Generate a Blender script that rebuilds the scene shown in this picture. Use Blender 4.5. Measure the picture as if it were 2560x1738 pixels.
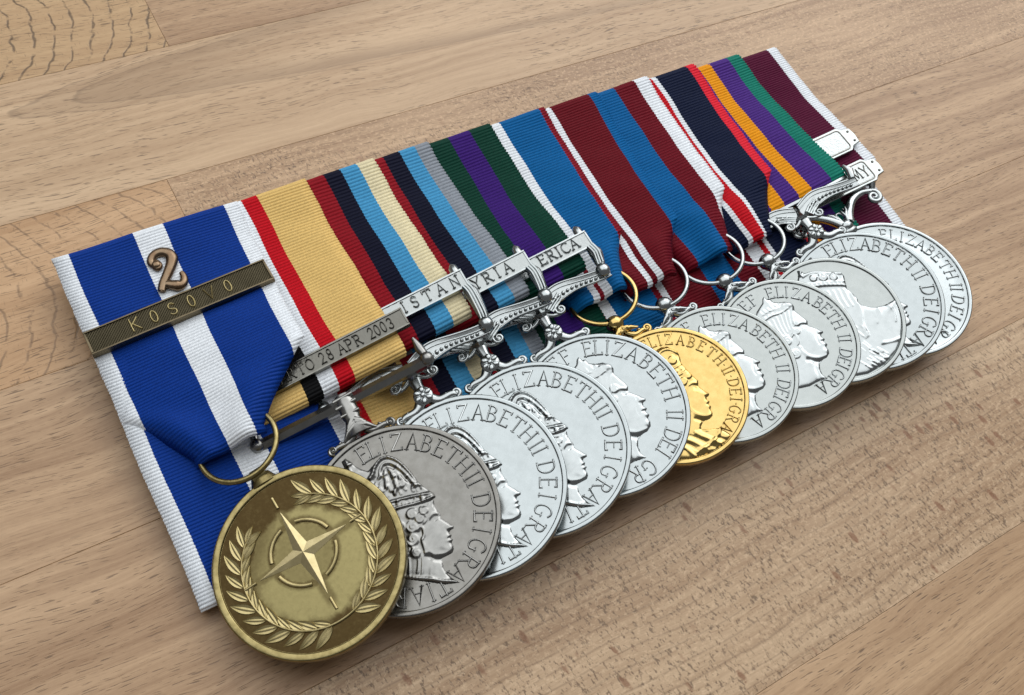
import bpy, math, random
import numpy as np
from mathutils import Matrix, Vector

# ------------------------------------------------------------------ reset
for o in list(bpy.data.objects): bpy.data.objects.remove(o, do_unlink=True)
scene = bpy.context.scene
COL = scene.collection
S = 0.001                       # everything below is written in millimetres
rng = random.Random(7)
NR = np.random.RandomState(11)

# ------------------------------------------------------------------ camera
cd = bpy.data.cameras.new('camera'); cam = bpy.data.objects.new('camera', cd); COL.objects.link(cam)
cr = Vector((0.84869261, -0.48613099, 0.20832071)); cu = Vector((0.34686823, 0.80895714, 0.47462698)); cf = Vector((0.3992534, 0.33055257, -0.85517935))
cl = Vector((-7.619, -125.375, 187.055)) * S
cam.matrix_world = Matrix(((cr.x, cu.x, -cf.x, cl.x), (cr.y, cu.y, -cf.y, cl.y), (cr.z, cu.z, -cf.z, cl.z), (0, 0, 0, 1)))
cd.sensor_width = 36; cd.lens = 36 * 2490.36 / 2560
cd.clip_start = 0.005; cd.clip_end = 50
cd.dof.use_dof = True; cd.dof.focus_distance = 0.215; cd.dof.aperture_fstop = 90
scene.camera = cam
scene.render.engine = 'CYCLES'
scene.render.resolution_x = 1024; scene.render.resolution_y = 695
scene.view_settings.view_transform = 'Standard'; scene.view_settings.look = 'None'
scene.view_settings.gamma = 1; scene.view_settings.use_curve_mapping = False
scene.view_settings.exposure = 0.15

# ------------------------------------------------------------------ room light
w = bpy.data.worlds.new('World'); scene.world = w; w.use_nodes = True
bg = w.node_tree.nodes['Background']; bg.inputs[0].default_value = (0.68, 0.68, 0.69, 1); bg.inputs[1].default_value = 0.19

def area(name, loc, target, sx, sy, power, color):
    l = bpy.data.lights.new(name, 'AREA'); l.shape = 'RECTANGLE'; l.size = sx; l.size_y = sy
    l.energy = power; l.color = color
    o = bpy.data.objects.new(name, l); COL.objects.link(o); o.location = loc
    d = Vector(target) - Vector(loc); o.rotation_euler = d.to_track_quat('-Z', 'Y').to_euler()
    return o
area('ceiling_light', (0.25, 0.44, 1.02), (0.16, 0.08, 0), 2.1, 1.35, 14.6, (0.96, 0.985, 1.0))
area('window_light', (1.30, 0.78, 1.0), (0.1, -0.05, 0), 1.7, 1.4, 12.0, (0.98, 0.985, 1.0))

# ------------------------------------------------------------------ node helper
class NT:
    def __init__(s, name):
        s.m = bpy.data.materials.new(name); s.m.use_nodes = True
        s.t = s.m.node_tree; s.t.nodes.clear()
        s.out = s.n('ShaderNodeOutputMaterial'); s.b = s.n('ShaderNodeBsdfPrincipled')
        s.t.links.new(s.b.outputs[0], s.out.inputs[0])
    def n(s, t, **k):
        x = s.t.nodes.new(t)
        for a, b in k.items(): setattr(x, a, b)
        return x
    def set(s, sock, v):
        if isinstance(v, bpy.types.NodeSocket): s.t.links.new(v, sock)
        elif v is not None: sock.default_value = v
    def math(s, op, a, b=None, c=None, clamp=False):
        x = s.n('ShaderNodeMath', operation=op); x.use_clamp = clamp
        s.set(x.inputs[0], a); s.set(x.inputs[1], b)
        if c is not None: s.set(x.inputs[2], c)
        return x.outputs[0]
    def smooth(s, v, a, b, lo=0.0, hi=1.0):
        x = s.n('ShaderNodeMapRange', interpolation_type='SMOOTHSTEP')
        s.set(x.inputs[0], v); x.inputs[1].default_value = a; x.inputs[2].default_value = b; x.inputs[3].default_value = lo; x.inputs[4].default_value = hi
        return x.outputs[0]
    def mix(s, f, a, b, mode='MIX'):
        x = s.n('ShaderNodeMix', data_type='RGBA', blend_type=mode)
        s.set(x.inputs[0], f); s.set(x.inputs[6], a if not isinstance(a, tuple) else (*a[:3], 1)); s.set(x.inputs[7], b if not isinstance(b, tuple) else (*b[:3], 1))
        return x.outputs[2]
    def xyz(s, v):
        x = s.n('ShaderNodeSeparateXYZ'); s.t.links.new(v, x.inputs[0]); return x.outputs
    def comb(s, a, b, c):
        x = s.n('ShaderNodeCombineXYZ'); s.set(x.inputs[0], a); s.set(x.inputs[1], b); s.set(x.inputs[2], c); return x.outputs[0]
    def noise(s, vec, scale=1.0, detail=2.0, rough=0.5, dist=0.0):
        x = s.n('ShaderNodeTexNoise'); s.set(x.inputs['Vector'], vec); x.inputs['Scale'].default_value = scale
        x.inputs['Detail'].default_value = detail; x.inputs['Roughness'].default_value = rough; x.inputs['Distortion'].default_value = dist
        return x.outputs[0]
    def voro(s, vec, scale=1.0, feature='F1', rnd=1.0):
        x = s.n('ShaderNodeTexVoronoi', feature=feature); s.set(x.inputs['Vector'], vec); x.inputs['Scale'].default_value = scale; x.inputs['Randomness'].default_value = rnd
        return x.outputs[0]
    def bump(s, h, strength, dist):
        x = s.n('ShaderNodeBump'); x.inputs['Strength'].default_value = strength; x.inputs['Distance'].default_value = dist
        s.set(x.inputs['Height'], h); return x.outputs[0]
    def P(s, **k):
        for a, v in k.items():
            a = a.replace('_', ' ')
            sk = s.b.inputs[a]
            if isinstance(v, tuple) and len(v) == 3: v = (*v, 1)
            s.set(sk, v)

# ------------------------------------------------------------------ metals
def metal(name, col, rough, var=0.05, tint=None, scale=600, bumpd=0.00002):
    N = NT(name); tc = N.n('ShaderNodeTexCoord')
    o = tc.outputs['Object']
    n1 = N.noise(o, scale, 4, 0.6); n2 = N.noise(o, scale * 6, 3, 0.6)
    c = N.mix(N.smooth(n1, 0.35, 0.7), col, tint if tint else tuple(x * 0.86 for x in col))
    N.P(Base_Color=c, Metallic=1.0)
    N.P(Roughness=N.math('ADD', N.math('MULTIPLY', N.math('SUBTRACT', n1, 0.5), var * 2), N.math('ADD', N.math('MULTIPLY', N.math('SUBTRACT', n2, 0.5), var), rough)))
    sm = N.smooth(N.noise(o, 140, 4, .65, 1.2), .50, .68, 0.0, .075)
    rl = N.b.inputs['Roughness'].links[0].from_socket; N.P(Roughness=N.math('ADD', rl, sm))
    N.P(Normal=N.bump(n2, 0.25, bumpd))
    return N.m
M_SILVER = metal('polished_silver', (0.375, 0.405, 0.408), 0.18, .02, (0.350, 0.378, 0.380))
M_SILVER2 = metal('silver_plate', (0.345, 0.365, 0.355), 0.19, .02, (0.32, 0.34, 0.33))
M_SILVREL = metal('struck_silver_relief', (0.42, 0.445, 0.445), 0.24, .03, (0.385, 0.41, 0.41))
M_NICKEL = metal('cupro_nickel', (0.215, 0.208, 0.192), 0.27, .03, tint=(0.185, 0.178, 0.162))
M_NICKREL = metal('cupro_nickel_relief', (0.29, 0.287, 0.272), 0.28, .03)
M_DARKNI = metal('toned_nickel', (0.20, 0.195, 0.175), 0.28, tint=(0.155, 0.15, 0.13))
M_GOLD = metal('gilt', (0.60, 0.43, 0.165), 0.18, .03, tint=(0.52, 0.365, 0.13))
M_BRONZE = metal('bronze_edge', (0.35, 0.285, 0.13), 0.32, tint=(0.24, 0.19, 0.08))
M_BRONZEHI = metal('bronze_relief', (0.49, 0.405, 0.205), 0.44, tint=(0.38, 0.31, 0.14))
M_STAR = metal('brightened_bronze', (0.60, 0.50, 0.27), 0.36, tint=(0.52, 0.43, 0.22))  # brightness put into the base colour, since the star arms reflect too dark
M_NUM = metal('copper_bronze', (0.215, 0.155, 0.10), 0.30, tint=(0.18, 0.115, 0.07))
M_BARRIM = metal('dark_bronze_frame', (0.15, 0.12, 0.075), 0.34)
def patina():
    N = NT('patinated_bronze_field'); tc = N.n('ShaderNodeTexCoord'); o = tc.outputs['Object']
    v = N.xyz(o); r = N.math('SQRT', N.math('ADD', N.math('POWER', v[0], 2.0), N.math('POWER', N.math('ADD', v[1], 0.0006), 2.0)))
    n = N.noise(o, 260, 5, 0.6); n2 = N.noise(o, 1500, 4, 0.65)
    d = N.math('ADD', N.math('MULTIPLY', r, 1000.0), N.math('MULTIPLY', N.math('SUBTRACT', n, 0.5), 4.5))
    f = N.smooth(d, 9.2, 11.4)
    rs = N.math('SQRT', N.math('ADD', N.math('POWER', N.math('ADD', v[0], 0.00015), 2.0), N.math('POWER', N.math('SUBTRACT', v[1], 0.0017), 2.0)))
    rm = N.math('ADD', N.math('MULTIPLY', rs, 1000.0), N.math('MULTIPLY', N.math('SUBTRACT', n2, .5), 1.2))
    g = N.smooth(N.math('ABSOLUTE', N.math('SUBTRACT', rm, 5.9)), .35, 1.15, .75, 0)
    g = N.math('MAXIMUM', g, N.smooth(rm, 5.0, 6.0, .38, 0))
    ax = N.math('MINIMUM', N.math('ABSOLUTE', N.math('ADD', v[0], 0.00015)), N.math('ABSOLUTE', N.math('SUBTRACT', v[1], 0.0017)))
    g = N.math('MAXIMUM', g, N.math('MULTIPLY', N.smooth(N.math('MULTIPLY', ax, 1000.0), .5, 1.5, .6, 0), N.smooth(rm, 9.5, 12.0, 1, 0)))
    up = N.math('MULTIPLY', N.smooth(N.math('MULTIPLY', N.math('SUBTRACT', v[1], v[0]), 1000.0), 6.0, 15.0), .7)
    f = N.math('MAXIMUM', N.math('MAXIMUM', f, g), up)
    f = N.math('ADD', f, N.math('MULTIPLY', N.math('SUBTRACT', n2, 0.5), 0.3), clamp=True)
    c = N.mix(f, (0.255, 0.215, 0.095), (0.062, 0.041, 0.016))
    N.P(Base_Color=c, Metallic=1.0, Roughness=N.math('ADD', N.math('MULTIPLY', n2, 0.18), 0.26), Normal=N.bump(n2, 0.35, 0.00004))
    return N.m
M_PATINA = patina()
def clothbar():
    N = NT('dark_bronze_crosshatch'); tc = N.n('ShaderNodeTexCoord'); o = tc.outputs['Object']; v = N.xyz(o)
    a = N.math('SINE', N.math('MULTIPLY', N.math('ADD', v[0], v[1]), 2 * math.pi / 0.00062)); b = N.math('SINE', N.math('MULTIPLY', N.math('SUBTRACT', v[0], v[1]), 2 * math.pi / 0.00062))
    h = N.math('MAXIMUM', a, b); n = N.noise(o, 350, 3)
    N.P(Base_Color=N.mix(n, (0.045, 0.038, 0.023), (0.085, 0.072, 0.045)), Metallic=1.0, Roughness=0.38, Normal=N.bump(h, 0.5, 0.00010))
    return N.m
M_HATCH = clothbar()
def stipple(name, col, d=0.00012, sc=2600, rough=0.3):
    N = NT(name); tc = N.n('ShaderNodeTexCoord'); o = tc.outputs['Object']
    h = N.voro(o, sc); n = N.noise(o, 400, 3)
    N.P(Base_Color=N.mix(n, tuple(c * .9 for c in col), col), Metallic=1.0, Roughness=rough, Normal=N.bump(h, 0.7, d))
    return N.m
M_STIP = stipple('stippled_silver', (0.37, 0.39, 0.385), 0.00007, 2200)
M_STIPNI = stipple('stippled_nickel', (0.155, 0.15, 0.132), 0.00006, 1800, 0.34)
def felt():
    N = NT('black_felt'); tc = N.n('ShaderNodeTexCoord'); n = N.noise(tc.outputs['Object'], 4000, 3, .7)
    N.P(Base_Color=N.mix(n, (0.006, 0.006, 0.008), (0.022, 0.021, 0.022)), Roughness=0.9, Normal=N.bump(n, 0.5, 0.0001)); N.b.inputs['Specular IOR Level'].default_value = 0.15
    return N.m
M_FELT = felt()

# ------------------------------------------------------------------ mesh helper
class MB:
    def __init__(s): s.v = []; s.f = []; s.uv = None
    def add(s, v, f):
        b = len(s.v); s.v.extend([tuple(map(float, q)) for q in v]); s.f.extend([tuple(b + i for i in q) for q in f]); return s
    def grid(s, P, close_u=False, close_v=False):
        P = np.asarray(P); n, m = P.shape[:2]; b = len(s.v); s.v.extend(map(tuple, P.reshape(-1, 3).tolist()))
        for i in range(n if close_u else n - 1):
            i2 = (i + 1) % n
            for j in range(m if close_v else m - 1):
                j2 = (j + 1) % m
                s.f.append((b + i * m + j, b + i2 * m + j, b + i2 * m + j2, b + i * m + j2))
        return s
    def box(s, x0, x1, y0, y1, z0, z1, c=0.0, M=None):
        if c <= 0:
            v = [(x, y, z) for z in (z0, z1) for y in (y0, y1) for x in (x0, x1)]
            f = [(0, 2, 3, 1), (4, 5, 7, 6), (0, 1, 5, 4), (2, 6, 7, 3), (0, 4, 6, 2), (1, 3, 7, 5)]
        else:
            def ring(z, k): return [(x0 + k, y0 + k, z), (x1 - k, y0 + k, z), (x1 - k, y1 - k, z), (x0 + k, y1 - k, z)]
            v = ring(z0, c * .5) + ring(z0 + c * .5, 0) + ring(z1 - c, 0) + ring(z1 - c * .3, c * .3) + ring(z1, c)
            f = [(3, 2, 1, 0), (16, 17, 18, 19)]
            for k in range(4):
                for j in range(4): f.append((k * 4 + j, k * 4 + (j + 1) % 4, k * 4 + 4 + (j + 1) % 4, k * 4 + 4 + j))
        if M is not None: v = [tuple(M @ Vector(q)) for q in v]
        return s.add(v, f)
    def prism(s, poly, z0, z1, c=0.0):
        """polygon (counter-clockwise) extruded z0..z1 with a chamfered top"""
        n = len(poly); P = np.array(poly, float)
        T = np.roll(P, -1, 0) - P; T /= np.maximum(np.linalg.norm(T, axis=1, keepdims=True), 1e-9)
        Nn = np.c_[-T[:, 1], T[:, 0]]; In = Nn + np.roll(Nn, 1, 0); In /= np.maximum((In ** 2).sum(1, keepdims=True) / 2, .3)
        v = [(x, y, z0) for x, y in P] + [(x, y, z1 - c) for x, y in P]
        L = 2
        if c > 0:
            Q = P + In * c; v += [(x, y, z1) for x, y in Q]; L = 3
        f = [tuple(range(n))[::-1], tuple((L - 1) * n + i for i in range(n))]
        for k in range(L - 1):
            for i in range(n): f.append((k * n + i, k * n + (i + 1) % n, (k + 1) * n + (i + 1) % n, (k + 1) * n + i))
        return s.add(v, f)
    def tube(s, pts, r, seg=8, flat=1.0, closed=False, up=(0, 0, 1), caps=True):
        P = np.array(pts, float); n = len(P)
        r = np.broadcast_to(np.asarray(r, float), (n,))
        if closed: T = np.roll(P, -1, 0) - np.roll(P, 1, 0)
        else: T = np.gradient(P, axis=0)
        T /= np.maximum(np.linalg.norm(T, axis=1, keepdims=True), 1e-9)
        U = np.array(up, float) + 0 * T; A = np.cross(T, U); l = np.linalg.norm(A, axis=1, keepdims=True)
        bad = l[:, 0] < 1e-3; A[bad] = np.cross(T[bad], np.array([0.0, 1, 0.1])); A /= np.maximum(np.linalg.norm(A, axis=1, keepdims=True), 1e-9)
        B = np.cross(A, T)
        a = np.linspace(0, 2 * np.pi, seg, endpoint=False)
        G = P[:, None] + r[:, None, None] * (np.cos(a)[None, :, None] * A[:, None] + flat * np.sin(a)[None, :, None] * B[:, None])
        b = len(s.v); s.grid(G, close_u=closed, close_v=True)
        if caps and not closed:
            s.f.append(tuple(b + j for j in range(seg))); s.f.append(tuple(b + (n - 1) * seg + j for j in range(seg))[::-1])
        return s
    def ball(s, c, rx, ry=None, rz=None, seg=12, rings=8, rot=0.0):
        ry = rx if ry is None else ry; rz = rx if rz is None else rz
        th = np.linspace(0, np.pi, rings + 1); a = np.linspace(0, 2 * np.pi, seg, endpoint=False)
        x = rx * np.sin(th)[:, None] * np.cos(a); y = ry * np.sin(th)[:, None] * np.sin(a); z = -rz * np.cos(th)[:, None] + 0 * a
        X = c[0] + x * math.cos(rot) - y * math.sin(rot); Y = c[1] + x * math.sin(rot) + y * math.cos(rot)
        return s.grid(np.stack([X, Y, c[2] + z], -1), close_v=True)
    def lathe(s, prof, seg=160, center=(0, 0)):
        P = np.array(prof, float); a = np.linspace(0, 2 * np.pi, seg, endpoint=False)
        G = np.stack([center[0] + P[:, 0:1] * np.cos(a), center[1] + P[:, 0:1] * np.sin(a), P[:, 1:2] + 0 * a], -1)
        return s.grid(G, close_v=True)
    def mesh(s, name, smooth=40):
        me = bpy.data.meshes.new(name)
        V = (np.array(s.v) * S).tolist()
        me.from_pydata(V, [], s.f); me.update()
        import bmesh
        b = bmesh.new(); b.from_mesh(me); bmesh.ops.remove_doubles(b, verts=b.verts, dist=2e-7); bmesh.ops.recalc_face_normals(b, faces=b.faces); b.to_mesh(me); b.free()
        if smooth is not None:
            for p in me.polygons: p.use_smooth = True
            me.set_sharp_from_angle(angle=math.radians(smooth))
        return me

def link(name, me, mat, parent=None, M=None):
    """one mesh object; M is its world matrix (millimetre frame)"""
    o = bpy.data.objects.new(name, me); COL.objects.link(o)
    if not me.materials: me.materials.append(mat)
    elif me.materials[0] != mat:
        o.material_slots[0].link = 'OBJECT'; o.material_slots[0].material = mat
    W = Matrix.Identity(4) if M is None else M.copy()
    W.translation = W.translation * S
    if parent is not None:
        o.parent = parent; o.matrix_local = WORLD[parent.name].inverted() @ W
    else: o.matrix_local = W
    WORLD[o.name] = W
    return o
WORLD = {}
def empty(name, loc, label, cat, group=None):
    o = bpy.data.objects.new(name, None); COL.objects.link(o); o.empty_display_size = 0.01
    o.location = Vector(loc) * S; WORLD[o.name] = Matrix.Translation(Vector(loc) * S)
    o['label'] = label; o['category'] = cat
    if group: o['group'] = group
    return o

# ================================================================== TABLE
def wood(kind, base, dark, offs):
    N = NT('beech_' + kind); tc = N.n('ShaderNodeTexCoord'); oi = N.n('ShaderNodeObjectInfo'); o = tc.outputs['Object']
    v = N.xyz(o); rnd = oi.outputs['Random']
    X = N.math('MULTIPLY', v[0], 1000.0); Y = N.math('MULTIPLY', v[1], 1000.0)      # millimetres, table frame
    ro = N.math('MULTIPLY', rnd, 900.0)
    warp = N.math('MULTIPLY', N.math('SUBTRACT', N.noise(N.comb(N.math('MULTIPLY', X, .018), N.math('MULTIPLY', Y, .03), ro), 1, 2), .5), 9.0)
    Yw = N.math('ADD', Y, warp)
    broad = N.noise(N.comb(N.math('MULTIPLY', X, .012), N.math('MULTIPLY', Yw, .10), ro), 1, 3, .55)
    band = N.noise(N.comb(N.math('MULTIPLY', X, .006), N.math('MULTIPLY', Yw, .55), ro), 1, 4, .6)
    fine = N.noise(N.comb(N.math('MULTIPLY', X, .12), N.math('MULTIPLY', Yw, 3.2), ro), 1, 3, .6)
    mott = N.noise(N.comb(N.math('MULTIPLY', X, .8), N.math('MULTIPLY', Y, 1.1), ro), 1, 4, .65)
    tone = N.math('MULTIPLY', N.math('SUBTRACT', rnd, .5), .22)
    f = N.math('ADD', N.math('ADD', N.math('MULTIPLY', N.math('SUBTRACT', broad, .5), 1.5), N.math('MULTIPLY', N.math('SUBTRACT', band, .5), 1.5)),
               N.math('ADD', N.math('MULTIPLY', N.math('SUBTRACT', fine, .5), .75), N.math('ADD', N.math('MULTIPLY', N.math('SUBTRACT', mott, .5), .35), N.math('ADD', tone, .45))), clamp=True)
    c = N.mix(f, dark, base)
    hgt = N.math('MULTIPLY', fine, .5)
    # short dark pores running with the grain
    po = N.noise(N.comb(N.math('MULTIPLY', X, .30), N.math('ADD', N.math('MULTIPLY', Yw, 4.0), N.math('MULTIPLY', X, .22)), ro), 1, 1.5, .5)
    dens = N.noise(N.comb(N.math('MULTIPLY', X, .02), N.math('MULTIPLY', Y, .07), ro), 1, 2)
    pm = N.math('MULTIPLY', N.smooth(po, .60, .67), N.smooth(dens, .26, .55))
    if kind != 'fleck': c = N.mix(N.math('MULTIPLY', pm, .70), c, tuple(x * .30 for x in dark))
    hgt = N.math('SUBTRACT', hgt, pm)
    if kind == 'cathedral':
        yy = N.math('SUBTRACT', Y, 43.0)
        q = N.math('SUBTRACT', X, N.math('DIVIDE', N.math('POWER', N.math('ABSOLUTE', yy), 2.0), 1.32))
        q = N.math('ADD', q, N.math('MULTIPLY', N.math('SUBTRACT', N.noise(N.comb(N.math('MULTIPLY', X, .05), N.math('MULTIPLY', Y, .16), 3.1), 1, 4, .6), .5), 16.0))
        for t, k in ((5.0, .30), (17.0, .42), (150.0, .38), (163.0, .3)):
            st = N.smooth(q, t, t + 1.2); fade = N.smooth(q, t + 1, t + 70, 1, 0)
            c = N.mix(N.math('MULTIPLY', N.math('MULTIPLY', st, fade), k), c, tuple(x * .72 for x in dark))
            ln = N.math('SUBTRACT', 1.0, N.smooth(N.math('ABSOLUTE', N.math('SUBTRACT', q, t)), .1, 1.5))
            c = N.mix(N.math('MULTIPLY', ln, .48), c, tuple(x * .45 for x in dark))
    if kind.startswith('curl'):
        wob = N.noise(N.comb(N.math('MULTIPLY', X, .07), N.math('MULTIPLY', Y, .10), 7.7), 1, 3, .6)
        u = N.math('ADD', N.math('ADD', X, N.math('MULTIPLY', N.math('SUBTRACT', wob, .5), 6.5)), N.math('MULTIPLY', N.math('POWER', N.math('ADD', Y, offs), 2.0), .022))
        a = N.math('ABSOLUTE', N.math('SUBTRACT', N.math('FRACT', N.math('DIVIDE', u, 4.6)), .5))
        br = N.noise(N.comb(N.math('MULTIPLY', X, .35), N.math('MULTIPLY', Y, .28), 2.0), 1, 3, .65)
        ln = N.math('MULTIPLY', N.math('SUBTRACT', 1.0, N.smooth(a, .015, .095)), N.smooth(br, .38, .55))
        c = N.mix(N.math('MULTIPLY', ln, .80 if kind == 'curl' else .5), c, tuple(x * .22 for x in dark))
        hgt = N.math('SUBTRACT', hgt, N.math('MULTIPLY', ln, 1.5))
        tk = N.noise(N.comb(N.math('MULTIPLY', X, 2.2), N.math('MULTIPLY', Y, .55), 5.0), 1, 2, .6)
        c = N.mix(N.math('MULTIPLY', N.smooth(tk, .62, .72), .45), c, tuple(x * .35 for x in dark))
    if kind in ('fleck', 'mottle'):
        lnz = N.math('ABSOLUTE', N.math('SUBTRACT', N.math('FRACT', N.math('DIVIDE', N.math('ADD', Yw, N.math('MULTIPLY', broad, 3.0)), 3.1)), .5))
        ln = N.math('SUBTRACT', 1.0, N.smooth(lnz, .0, .10))
        c = N.mix(N.math('MULTIPLY', ln, .34 if kind == 'fleck' else .05), c, tuple(x * .5 for x in dark))
        tk = N.noise(N.comb(N.math('MULTIPLY', X, 1.9), N.math('ADD', N.math('MULTIPLY', Y, .85), N.math('MULTIPLY', X, .5)), ro), 1, 2.5, .6)
        tm = N.math('MULTIPLY', N.smooth(tk, .545, .64), N.smooth(dens, .15, .5) if kind == 'fleck' else N.smooth(dens, .48, .66))
        c = N.mix(N.math('MULTIPLY', tm, .72), c, tuple(x * .34 for x in dark))
        pale = N.noise(N.comb(N.math('MULTIPLY', X, 1.0), N.math('MULTIPLY', Y, 1.3), N.math('ADD', ro, 9.0)), 1, 4, .7)
        c = N.mix(N.smooth(pale, .50, .66, 0, .55), c, (base[0] * 1.18, base[1] * 1.2, base[2] * 1.22))
        vb = N.n('ShaderNodeTexVoronoi'); N.set(vb.inputs['Vector'], N.comb(N.math('ADD', N.math('MULTIPLY', X, .30), N.math('MULTIPLY', Y, .05)), N.math('ADD', N.math('MULTIPLY', Y, .145), N.math('MULTIPLY', mott, .5)), ro)); vb.inputs['Scale'].default_value = 1
        bl = N.math('MULTIPLY', N.smooth(vb.outputs[0], .14, .26, 1, 0), N.smooth(N.xyz(vb.outputs['Color'])[0], .50, .56))
        c = N.mix(N.math('MULTIPLY', bl, .75 if kind == 'fleck' else .25), c, (dark[0] * .66, dark[1] * .46, dark[2] * .36))
        hgt = N.math('SUBTRACT', hgt, tm)
    N.P(Base_Color=c, Roughness=N.math('ADD', N.math('MULTIPLY', mott, .14), .34), Normal=N.bump(hgt, .30, 0.00010))
    N.b.inputs['Specular IOR Level'].default_value = 0.42
    return N.m
WB, WD = (0.585, 0.39, 0.228), (0.325, 0.19, 0.097)
W_PLAIN = wood('plain', WB, WD, 0); W_CATH = wood('cathedral', (0.60, 0.415, 0.25), (0.40, 0.25, 0.135), 0)
W_CURL = wood('curl', (0.57, 0.38, 0.20), (0.40, 0.24, 0.115), -70); W_CURL2 = wood('curl_warm', (0.62, 0.395, 0.215), (0.43, 0.245, 0.115), 3)
W_FLECK = wood('fleck', (0.575, 0.405, 0.25), (0.325, 0.195, 0.103), 0); W_MOT = wood('mottle', WB, (0.325, 0.192, 0.10), 0)
tb = MB().box(-420, 640, -460, 420, -30, -14, 2.0)
table = link('tabletop', tb.mesh('tabletop'), W_PLAIN); table['kind'] = 'structure'
rows = [(-420, [(-300, 'p'), (60, 'm'), (500, 'p')]), (-378, [(-100, 'm'), (330, 'p')]), (-338, [(-200, 'p'), (220, 'm')]), (-298, [(40, 'p'), (400, 'p')]), (-258, [(-120, 'm'), (260, 'p')]), (-219, [(90, 'p'), (520, 'm')]), (-180, [(-40, 'm'), (330, 'p')]),
        (-139, [(-170, 'p'), (380, 'p')]), (-98.5, [(-210, 'f'), (330, 'm')]), (-58, [(-130, 'p'), (400, 'p')]), (-21.5, [(-96, 'm'), (420, 'p')]), (15, [(28.5, 'd'), (420, 'm')]), (52, [(-230, 'c'), (310, 'p')]), (90, [(43, 'k'), (300, 'p')]),
        (128, [(-90, 'p'), (210, 'm')]), (167, [(110, 'p'), (450, 'p')]), (206, [(-30, 'm'), (350, 'p')]), (246, [(70, 'p'), (500, 'p')]), (286, [(-160, 'p'), (240, 'm')]), (330, [(130, 'p')]), (372, [(20, 'm'), (380, 'p')])]
ykeys = [r[0] for r in rows]
MATK = {'p': W_PLAIN, 'm': W_MOT, 'f': W_FLECK, 'c': W_CATH, 'k': W_CURL, 'd': W_CURL2}
# every row: the joints listed are where a plank ends; the letter is the kind of the plank that ENDS there, the last kind carries on
for i in range(1, len(rows)):
    y0, y1 = ykeys[i - 1], ykeys[i]
    js = rows[i][1]; xs = [-420] + [j for j, _ in js] + [640]
    kinds = [k for _, k in js]
    if y1 == -98.5: kinds = ['m', 'f', 'm']
    elif y1 == 52: kinds = ['p', 'c', 'p']
    elif y1 == 15: kinds = ['d', 'm', 'p']
    elif y1 == 90: kinds = ['k', 'p', 'm']
    else: kinds = kinds + ['p' if kinds[-1] == 'm' else 'm']
    if y1 == -139 + 0: pass
    for a, b, k in zip(xs[:-1], xs[1:], kinds):
        g = 0.022
        m = MB().box(a + g, b - g, y0 + g, y1 - g, -14, 0, 0.09)
        link('plank', m.mesh('plank', None), MATK[k], table)
# one plank row key note: the flecked stave lies between y=-139 and y=-98.5

# ================================================================== MEDAL FRAMES
TX = math.radians(-2.3)
#          x       y      z    tilt   R
MED = [(19.2, -79.91, 11.0, 16.0, 17.4), (37.99, -80.08, 10.6, 14.5, 18.15), (52.71, -79.85, 10.6, 16.0, 18.3), (68.74, -78.76, 10.6, 16.5, 18.2), (84.84, -77.89, 10.6, 15.5, 17.8),
       (101.69, -80.73, 10.7, 13.5, 15.5), (115.03, -80.94, 10.6, 12.5, 16.1), (133.9, -80.92, 10.6, 13.0, 16.0), (148.72, -80.6, 10.6, 13.5, 16.0), (160.14, -79.36, 10.2, 14.5, 18.05), (171.4, -79.29, 8.5, 9.0, 18.5)]
def frame(k):
    x, y, z, t, R = MED[k - 1]; t = math.radians(t)
    n = Vector((-math.tan(t), -math.tan(TX), 1)).normalized(); ex = Vector((1, 0, math.tan(t))); ex = (ex - n * ex.dot(n)).normalized(); ey = n.cross(ex)
    return Matrix(((ex.x, ey.x, n.x, x), (ex.y, ey.y, n.y, y), (ex.z, ey.z, n.z, z), (0, 0, 0, 1)))
FR = {k: frame(k) for k in range(1, 12)}
def zdisc(k, x, y):
    cx, cy, cz, t, R = MED[k - 1]; return cz + math.tan(math.radians(t)) * (x - cx) + math.tan(TX) * (y - cy)
def zp(y): return 7.0 + 4.0 * np.minimum(y, 0) / 77.0          # face of the backing board

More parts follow.
